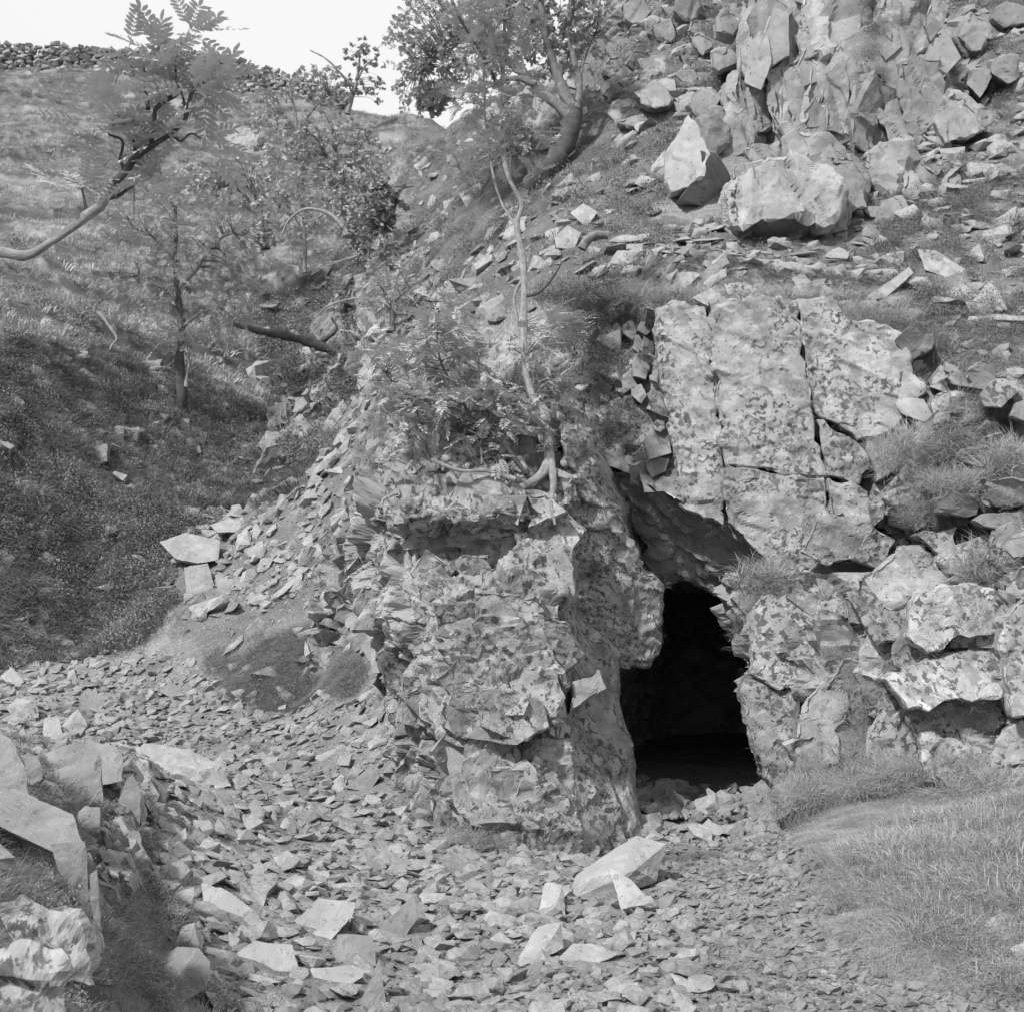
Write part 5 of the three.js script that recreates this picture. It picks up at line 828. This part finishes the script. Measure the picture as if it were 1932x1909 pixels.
{ // the rowan branch reaching in from the left, close to the camera: each leaf a part
  const root = group('rowan_branch'); tag(root, 'near rowan branch with bare pale wood reaching in from the left edge', 'branch');
  const d0 = 5.4, K = d0 / 4, base = P(-60, 478, d0); root.position.copy(base);
  const loc = ([u, v, d = 0]) => P(u, v, d0 + d).sub(base);
  const limbs = [[[[-60, 476], [0, 476], [49, 482], [95, 457], [135, 430], [168, 403], [190, 388], [200, 365], [214, 346]], 0.0155, 0.011, M.barkPale], [[[214, 346], [235, 325], [254, 298], [284, 276], [322, 252], [349, 225], [355, 198], [365, 168], [385, 155]], 0.0115, 0.005], [[[198, 374], [225, 368], [236, 360], [252, 350]], 0.008, 0.003], [[[350, 222], [345, 185], [338, 165]], 0.005, 0.003], [[[292, 205], [312, 190], [333, 176], [330, 108, 0.05], [352, 70, 0.08]], 0.007, 0.003], [[[279, 206], [275, 170], [271, 130], [262, 100]], 0.007, 0.003], [[[284, 276], [290, 230], [292, 205]], 0.006, 0.006], [[[322, 252], [340, 266], [360, 252], [380, 262]], 0.005, 0.002], [[[254, 298], [252, 265], [245, 250]], 0.006, 0.003], [[[226, 300], [230, 265], [205, 254], [182, 236]], 0.005, 0.0025], [[[162, 400], [158, 375], [154, 355]], 0.005, 0.003], [[[235, 325], [226, 300]], 0.006, 0.005]];
  for (const [pts, r0, r1, m] of limbs) put(tube(pts.map(loc), r0 * K, r1 * K, 12, 0.3), m ?? M.barkDark, 'limb', root);
  const tips = [[352, 70, 9, 60], [330, 108, 6, 60], [300, 130, 5, 60], [365, 160, 8, 70], [385, 155, 8, 70], [338, 165, 5, 60], [262, 110, 8, 60], [275, 140, 6, 50], [333, 176, 5, 50], [380, 262, 4, 50], [245, 250, 6, 55], [182, 236, 7, 60], [205, 254, 5, 50], [230, 270, 5, 50], [154, 355, 6, 60], [252, 350, 6, 55], [226, 310, 5, 55], [300, 262, 4, 50], [345, 225, 4, 50]];
  for (const [u, v, n, sp] of tips) for (let i = 0; i < n * 1.25; i++) {
    const pos = [], a = rr(0, 6.28), o = V(0, 0, 0), dir = V(Math.cos(a), rr(-0.5, 0.8), Math.sin(a) * 0.6 + 0.1).normalize();
    pinnate(pos, o, dir, V(gauss() * 0.35, 1, gauss() * 0.35), rr(0.15, 0.235), 6, true);
    const lf = put(soup(pos), rnd() < 0.3 ? M.leafPale : M.leaf, 'leaf', root); lf.position.copy(loc([u + gauss() * 18, v + gauss() * 18, gauss() * 0.12]));
  }
}
growTree('rowan_sapling', 'slender pale-stemmed rowan sapling rooted on top of the buttress', 'tree',
  [{ p: [[1040, 885, 9.88], [1037, 863, 9.9], [1034, 819, 10], [1027, 777, 10.1], [1006, 750, 10.2], [992, 698, 10.3], [987, 612, 10.5], [989, 544, 10.6], [985, 480, 10.7], [975, 423, 10.75], [984, 385, 10.8], [961, 338, 10.8], [951, 298, 10.85], [947, 217, 10.9], [949, 135, 10.9], [953, 0, 10.9], [954, -60, 10.9]], r0: 0.04, r1: 0.01 }, { p: [[1037, 860, 9.9], [1044, 905, 9.82], [1041, 950, 9.74], [1047, 990, 9.68]], r0: 0.04, r1: 0.008 }, { p: [[1037, 866, 9.9], [1023, 894, 9.85], [979, 922, 9.85], [940, 935, 9.9]], r0: 0.045, r1: 0.02 }, { p: [[1042, 945, 9.8], [1010, 930, 9.85], [985, 925, 9.85]], r0: 0.03, r1: 0.02 }, { p: [[940, 162, 10.9], [910, 105, 10.85], [864, 27, 10.8], [845, -30, 10.8]], r0: 0.014, r1: 0.009, m: M.barkDark }, { p: [[984, 440, 10.75], [945, 380, 10.9], [925, 300, 10.95], [914, 200, 10.95], [915, 0, 10.9]], r0: 0.012, r1: 0.006 }, { p: [[990, 560, 10.6], [1020, 550, 10.55], [1046, 520, 10.5], [1060, 495, 10.5]], r0: 0.013, r1: 0.006, m: M.barkDark }, { p: [[990, 520, 10.65], [970, 560, 10.6], [982, 625, 10.5]], r0: 0.012, r1: 0.012 }],
  [[1060, 620, 10.4, 55, 50, 0.4, 26, 4], [1050, 720, 10.2, 50, 60, 0.4, 26, 4], [1000, 650, 10.3, 40, 60, 0.3, 14, 4], [1040, 810, 10.0, 40, 40, 0.3, 12, 3], [900, 60, 10.9, 60, 90, 0.5, 30, 5], [960, 60, 10.9, 60, 90, 0.5, 34, 5], [920, 170, 10.9, 70, 60, 0.5, 24, 4], [980, 190, 10.9, 60, 60, 0.4, 20, 4], [930, 280, 10.9, 60, 60, 0.4, 18, 4], [1020, 300, 10.9, 30, 60, 0.3, 8, 3]],
  { leaf: 0.15, bark: M.barkPale, twig: 0.003, mat: M.leaf, rich: true });
growTree('rowan_bush', 'spreading low rowan bush with feathery pale leaves on the buttress', 'bush',
  [{ p: L3(9.85, [989, 890], [958, 843], [920, 777, 0.1], [905, 720, 0.1], [903, 674, 0.15]), r0: 0.014, r1: 0.006 }, { p: L3(9.85, [989, 888], [927, 815], [848, 777, 0.1], [790, 752, 0.2], [748, 733, 0.3]), r0: 0.014, r1: 0.006 }, { p: L3(9.9, [896, 802], [860, 735, 0.1], [831, 681, 0.2], [824, 630, 0.3], [822, 570, 0.4]), r0: 0.011, r1: 0.005 }, { p: L3(9.85, [815, 868], [800, 830], [785, 770, 0.1], [779, 743, 0.15]), r0: 0.01, r1: 0.005 }, { p: L3(9.75, [972, 905], [920, 888], [868, 888], [813, 867]), r0: 0.02, r1: 0.011, m: M.barkPale }, { p: L3(9.8, [948, 800, 0.1], [955, 770, 0.1], [965, 745, 0.1]), r0: 0.008, r1: 0.004 }, { p: L3(9.9, [740, 720, 0.4], [715, 690, 0.5], [690, 665, 0.6]), r0: 0.007, r1: 0.003 }],
  [[760, 690, 10.3, 90, 60, 0.5, 44, 4], [850, 660, 10.3, 80, 70, 0.5, 44, 4], [900, 740, 10.1, 70, 60, 0.4, 36, 4], [800, 760, 10.0, 80, 50, 0.4, 34, 4], [960, 790, 9.95, 50, 60, 0.3, 22, 4], [830, 590, 10.5, 60, 50, 0.4, 22, 4], [760, 820, 10.0, 50, 30, 0.3, 8, 3], [920, 840, 9.85, 60, 30, 0.3, 10, 3], [700, 650, 10.8, 40, 40, 0.4, 12, 4]],
  { leaf: 0.16, bark: M.barkDark, twig: 0.003, mat: M.leafPale, rich: true });
const GD = Math.min(22.5, -(hit(344, 752)?.z ?? 22.5)), OD = Math.min(19, -(hit(1050, 300)?.z ?? 19));
growTree('old_tree', 'old many-stemmed tree leaning from the scree against the sky', 'tree',
  [{ p: L3(OD, [1010, 350, 0.4], [1040, 312], [1062, 284], [1078, 235], [1082, 195, 0.1]), r0: 0.18, r1: 0.13, m: M.barkDark }, { p: L3(OD, [1080, 200], [1064, 175], [1045, 122], [1024, 41], [1020, -60]), r0: 0.085, r1: 0.04 }, { p: L3(OD, [1086, 205], [1094, 176], [1080, 95], [1075, 54], [1086, -40]), r0: 0.07, r1: 0.035 }, { p: L3(OD, [1076, 220], [1050, 196], [1024, 176], [1005, 154], [967, 122], [930, 80]), r0: 0.1, r1: 0.04 }, { p: L3(OD - 0.1, [1010, 158], [980, 148], [945, 152], [900, 175]), r0: 0.06, r1: 0.02 }, { p: L3(OD, [1064, 178], [1045, 150], [1030, 138]), r0: 0.03, r1: 0.015 }, { p: L3(OD, [930, 80], [880, 60], [830, 90], [800, 130]), r0: 0.04, r1: 0.015 }, { p: L3(OD, [1028, 60], [990, 20], [940, -10]), r0: 0.05, r1: 0.02 }, { p: L3(OD, [1094, 180], [1100, 120], [1120, 70]), r0: 0.03, r1: 0.012 }],
  [[880, 40, 19.5, 150, 110, 1.8, 230, 13], [800, 90, 19.5, 90, 80, 1.4, 110, 13], [960, 0, 19.5, 150, 90, 1.8, 150, 13], [1050, 0, 19.5, 110, 90, 1.5, 130, 13], [1110, 50, 19, 50, 80, 1, 90, 13], [780, 170, 20, 60, 50, 0.8, 30, 12], [870, 140, 19.5, 90, 60, 1, 50, 12], [990, 110, 19.5, 100, 60, 1, 50, 12], [1060, 90, 19.5, 80, 60, 1, 40, 12]],
  { leaf: 0.08, kind: 'broad', twig: 0.007, mat: M.leafPale });
growTree('gully_rowan', 'thin airy rowan growing from the dark bank with a bare lower trunk', 'tree',
  [{ p: L3(GD, [347, 790, 0.25], [344, 750], [340, 715], [338, 680], [343, 640], [336, 560], [330, 500], [332, 440], [330, 390]), r0: 0.1, r1: 0.025, m: M.barkDark }, { p: L3(GD - 0.15, [350, 730], [354, 700], [357, 678]), r0: 0.03, r1: 0.015, m: M.barkPale }, { p: L3(GD, [334, 545], [365, 515], [390, 480], [412, 450], [440, 440]), r0: 0.04, r1: 0.012 }, { p: L3(GD, [333, 500], [310, 470], [285, 445], [250, 430]), r0: 0.03, r1: 0.01 }, { p: L3(GD, [336, 570], [300, 540], [262, 520]), r0: 0.03, r1: 0.01 }, { p: L3(GD, [340, 620], [380, 590], [420, 580]), r0: 0.03, r1: 0.01 }, { p: L3(GD, [338, 672], [318, 690], [300, 700]), r0: 0.018, r1: 0.008, m: M.barkPale }],
  [[330, 420, 22.5, 120, 60, 1.3, 60, 6], [250, 440, 22.5, 90, 70, 1.2, 46, 6], [420, 450, 22.5, 90, 70, 1.2, 46, 6], [330, 530, 22.5, 110, 70, 1.2, 50, 6], [400, 600, 22.5, 80, 50, 1, 34, 6], [330, 640, 22.5, 60, 30, 0.8, 26, 6], [250, 560, 22.5, 70, 50, 1, 26, 6], [470, 520, 23, 60, 60, 1, 22, 6]],
  { leaf: 0.2, pairs: 5, twig: 0.007 });
const far = (label, d, base, top, crowns, mat) => growTree('hillside_tree', label, 'tree', [{ p: L3(d, base, [mix(base[0], top[0], 0.5) + 6, mix(base[1], top[1], 0.5)], top), r0: 0.1, r1: 0.03 }, { p: L3(d, [mix(base[0], top[0], 0.4), mix(base[1], top[1], 0.4)], [base[0] - 40, mix(base[1], top[1], 0.8)], [base[0] - 70, top[1] + 10]), r0: 0.06, r1: 0.02 }, { p: L3(d, [mix(base[0], top[0], 0.3), mix(base[1], top[1], 0.3)], [base[0] + 35, mix(base[1], top[1], 0.7)], [base[0] + 60, top[1] + 20]), r0: 0.06, r1: 0.02 }], crowns, { leaf: 0.12, kind: 'broad', twig: 0.01, mat, grp: 'small trees growing up the gully side' });
far('pale airy tree in the gully above the dead branch', 34, [640, 400], [620, 230], [[610, 280, 34, 90, 80, 1.5, 80, 16], [680, 300, 34, 60, 60, 1.2, 40, 16], [540, 300, 34, 70, 60, 1.2, 46, 16], [640, 360, 34, 80, 50, 1.2, 50, 16]], M.leaf);
far('sparse tree with bare crooked limbs below the stone wall', 42, [560, 300], [545, 160], [[560, 190, 42, 80, 50, 1.5, 46, 14], [610, 160, 42, 60, 40, 1.2, 40, 14], [510, 220, 42, 60, 50, 1.2, 30, 14]], M.leaf);
far('small leafy tree standing up on the skyline beside the col', 50, [655, 215], [680, 85], [[685, 100, 50, 45, 30, 1.2, 36, 22], [660, 150, 50, 50, 40, 1.2, 36, 20], [700, 170, 50, 40, 30, 1, 24, 18], [620, 160, 50, 40, 30, 1, 20, 18]], M.leafDark);
far('low leafy tree filling the gully beside the grass slope', 31, [500, 470], [470, 340], [[440, 350, 31, 110, 40, 1.5, 70, 16], [540, 400, 31, 80, 50, 1.3, 50, 16], [380, 340, 32, 70, 40, 1.2, 40, 16], [480, 440, 30.5, 70, 40, 1, 36, 16]], M.leaf);
far('bushy tree leaning over the gully beside the upper scree', 30, [720, 420], [700, 330], [[690, 350, 30, 70, 50, 1.2, 60, 16], [640, 400, 30, 50, 40, 1, 30, 16]], M.leaf);
growTree('skyline_bush', 'round dark bush on the skyline left of the old tree', 'bush', [{ p: L3(45, [815, 222], [816, 200], [818, 170]), r0: 0.08, r1: 0.03 }, { p: L3(45, [815, 215], [800, 190], [790, 175]), r0: 0.05, r1: 0.02 }], [[816, 185, 45, 42, 30, 0.8, 90, 30]], { leaf: 0.16, kind: 'broad', twig: 0.012, mat: M.leafDark });
growTree('dark_shrub', 'dark dense shrub at the head of the gully', 'bush', [{ p: L3(27, [725, 420], [722, 390], [718, 360]), r0: 0.06, r1: 0.02 }, { p: L3(27, [728, 420], [745, 390], [750, 365]), r0: 0.05, r1: 0.02 }], [[725, 375, 27, 45, 50, 0.8, 70, 26], [690, 450, 27, 60, 40, 0.8, 50, 22]], { leaf: 0.1, kind: 'broad', twig: 0.01, mat: M.leafDark, bark: M.barkDark });
growTree('scree_bush', 'feathery bush on the scree below the old tree', 'bush', [{ p: L3(20, [1000, 330], [1000, 290], [1005, 250]), r0: 0.05, r1: 0.02 }, { p: L3(20, [1000, 325], [980, 290], [960, 260]), r0: 0.04, r1: 0.015 }], [[990, 260, 20, 60, 50, 0.8, 60, 5], [940, 290, 20, 50, 40, 0.8, 36, 5]], { leaf: 0.2, pairs: 5, twig: 0.008, mat: M.leaf });
// dead wood
function deadwood(label, d, limbs, mat, name = 'dead_branch') {
  const root = group(name); tag(root, label, 'branch'); const b = P(limbs[0][0][0][0], limbs[0][0][0][1], d); root.position.copy(b);
  limbs.forEach(([pts, r0, r1], i) => put(tube(pts.map(([u, v, dd = 0]) => P(u, v, d + dd).sub(b)), r0, r1, 8, 0.25), mat, i ? 'side_twig' : 'stem', root));
}
for (const [label, d, b, t, n] of [['pale feathery rowan sapling low in the gully left of the fallen log', 25.5, [430, 600], [415, 430], 60], ['pale feathery rowan sapling beside the bleached dead branch', 28, [575, 500], [560, 340], 60], ['feathery rowan sapling on the hill edge behind the near branch', 33, [250, 400], [240, 250], 50], ['pale feathery sapling high on the upper scree', 22, [905, 400], [880, 290], 40], ['feathery sapling at the top of the debris fan', 20, [740, 610], [725, 500], 36]])
  growTree('young_rowan', label, 'tree', [{ p: L3(d, [b[0], b[1] + 15], [mix(b[0], t[0], 0.4) + 5, mix(b[1], t[1], 0.4)], t), r0: 0.05, r1: 0.012 }, { p: L3(d, [mix(b[0], t[0], 0.4), mix(b[1], t[1], 0.4)], [b[0] - 25, mix(b[1], t[1], 0.65)], [b[0] - 45, mix(b[1], t[1], 0.8)]), r0: 0.025, r1: 0.008 }, { p: L3(d, [mix(b[0], t[0], 0.3), mix(b[1], t[1], 0.3)], [b[0] + 25, mix(b[1], t[1], 0.55)], [b[0] + 48, mix(b[1], t[1], 0.7)]), r0: 0.025, r1: 0.008 }], [[t[0], mix(b[1], t[1], 0.75), d, 75, 70, 1, n, 6], [b[0], mix(b[1], t[1], 0.4), d, 70, 45, 0.9, Math.round(n * 0.5), 6]], { leaf: 0.19, pairs: 5, twig: 0.006, mat: M.leafPale, grp: 'young rowans on the slopes' });
deadwood('bleached dead branch arching out over the head of the gully', 27, [[[[738, 460], [690, 449], [660, 446], [645, 425], [615, 401], [575, 395], [545, 415], [530, 446]], 0.085, 0.015], [[[682, 450], [677, 480], [650, 490], [615, 497]], 0.035, 0.01], [[[615, 401], [590, 415], [560, 418]], 0.018, 0.007], [[[630, 415], [628, 388], [632, 372]], 0.018, 0.007], [[[645, 492], [610, 505], [585, 520]], 0.015, 0.006]], M.barkPale);
deadwood('dark fallen log wedged across the gully', 24, [[[[440, 612], [490, 625], [545, 635], [610, 655], [640, 662]], 0.05, 0.1], [[[600, 650], [635, 620], [625, 600]], 0.06, 0.02]], M.barkDark, 'fallen_log');
deadwood('thin pale dead twig above the fallen log', 24, [[[[678, 562], [645, 568], [615, 580], [580, 598], [545, 610]], 0.022, 0.008], [[[612, 582], [585, 612], [552, 642]], 0.014, 0.006]], M.barkPale);
deadwood('short crooked pale stick on the edge of the dark bank', 22, [[[[185, 588], [205, 615], [220, 640], [212, 650], [207, 660]], 0.035, 0.018], [[[203, 612], [212, 620], [216, 634]], 0.012, 0.006]], M.barkPale);
deadwood('curved pale root on the ledge above the buttress', 13.6, [[[[1098, 470], [1105, 456], [1125, 443], [1148, 444]], 0.05, 0.045]], M.bark);

{ // the thread of water at the head of the gully
  const root = group('waterfall'); tag(root, 'thin broken thread of white water falling between wet dark rocks in the gully', 'waterfall'); const b = P(565, 885, 22.2); root.position.copy(b);
  const water = new THREE.MeshPhysicalMaterial({ color: 0xb0b0b0, roughness: 0.2, transmission: 0.4, thickness: 0 });
  for (const [pts, r] of [[[[536, 765], [540, 785], [550, 812], [556, 845], [563, 870], [566, 888]], 0.014], [[[531, 770], [528, 800], [532, 815]], 0.008], [[[552, 812], [560, 830], [561, 855], [570, 880]], 0.009], [[[640, 758], [641, 775], [640, 795]], 0.012]]) put(tube(pts.map(([u, v]) => P(u, v, 22.2).sub(b)), r, r * 0.7, 6, 0.9), water, 'water_strand', root);
}
renderer.render(scene, camera);
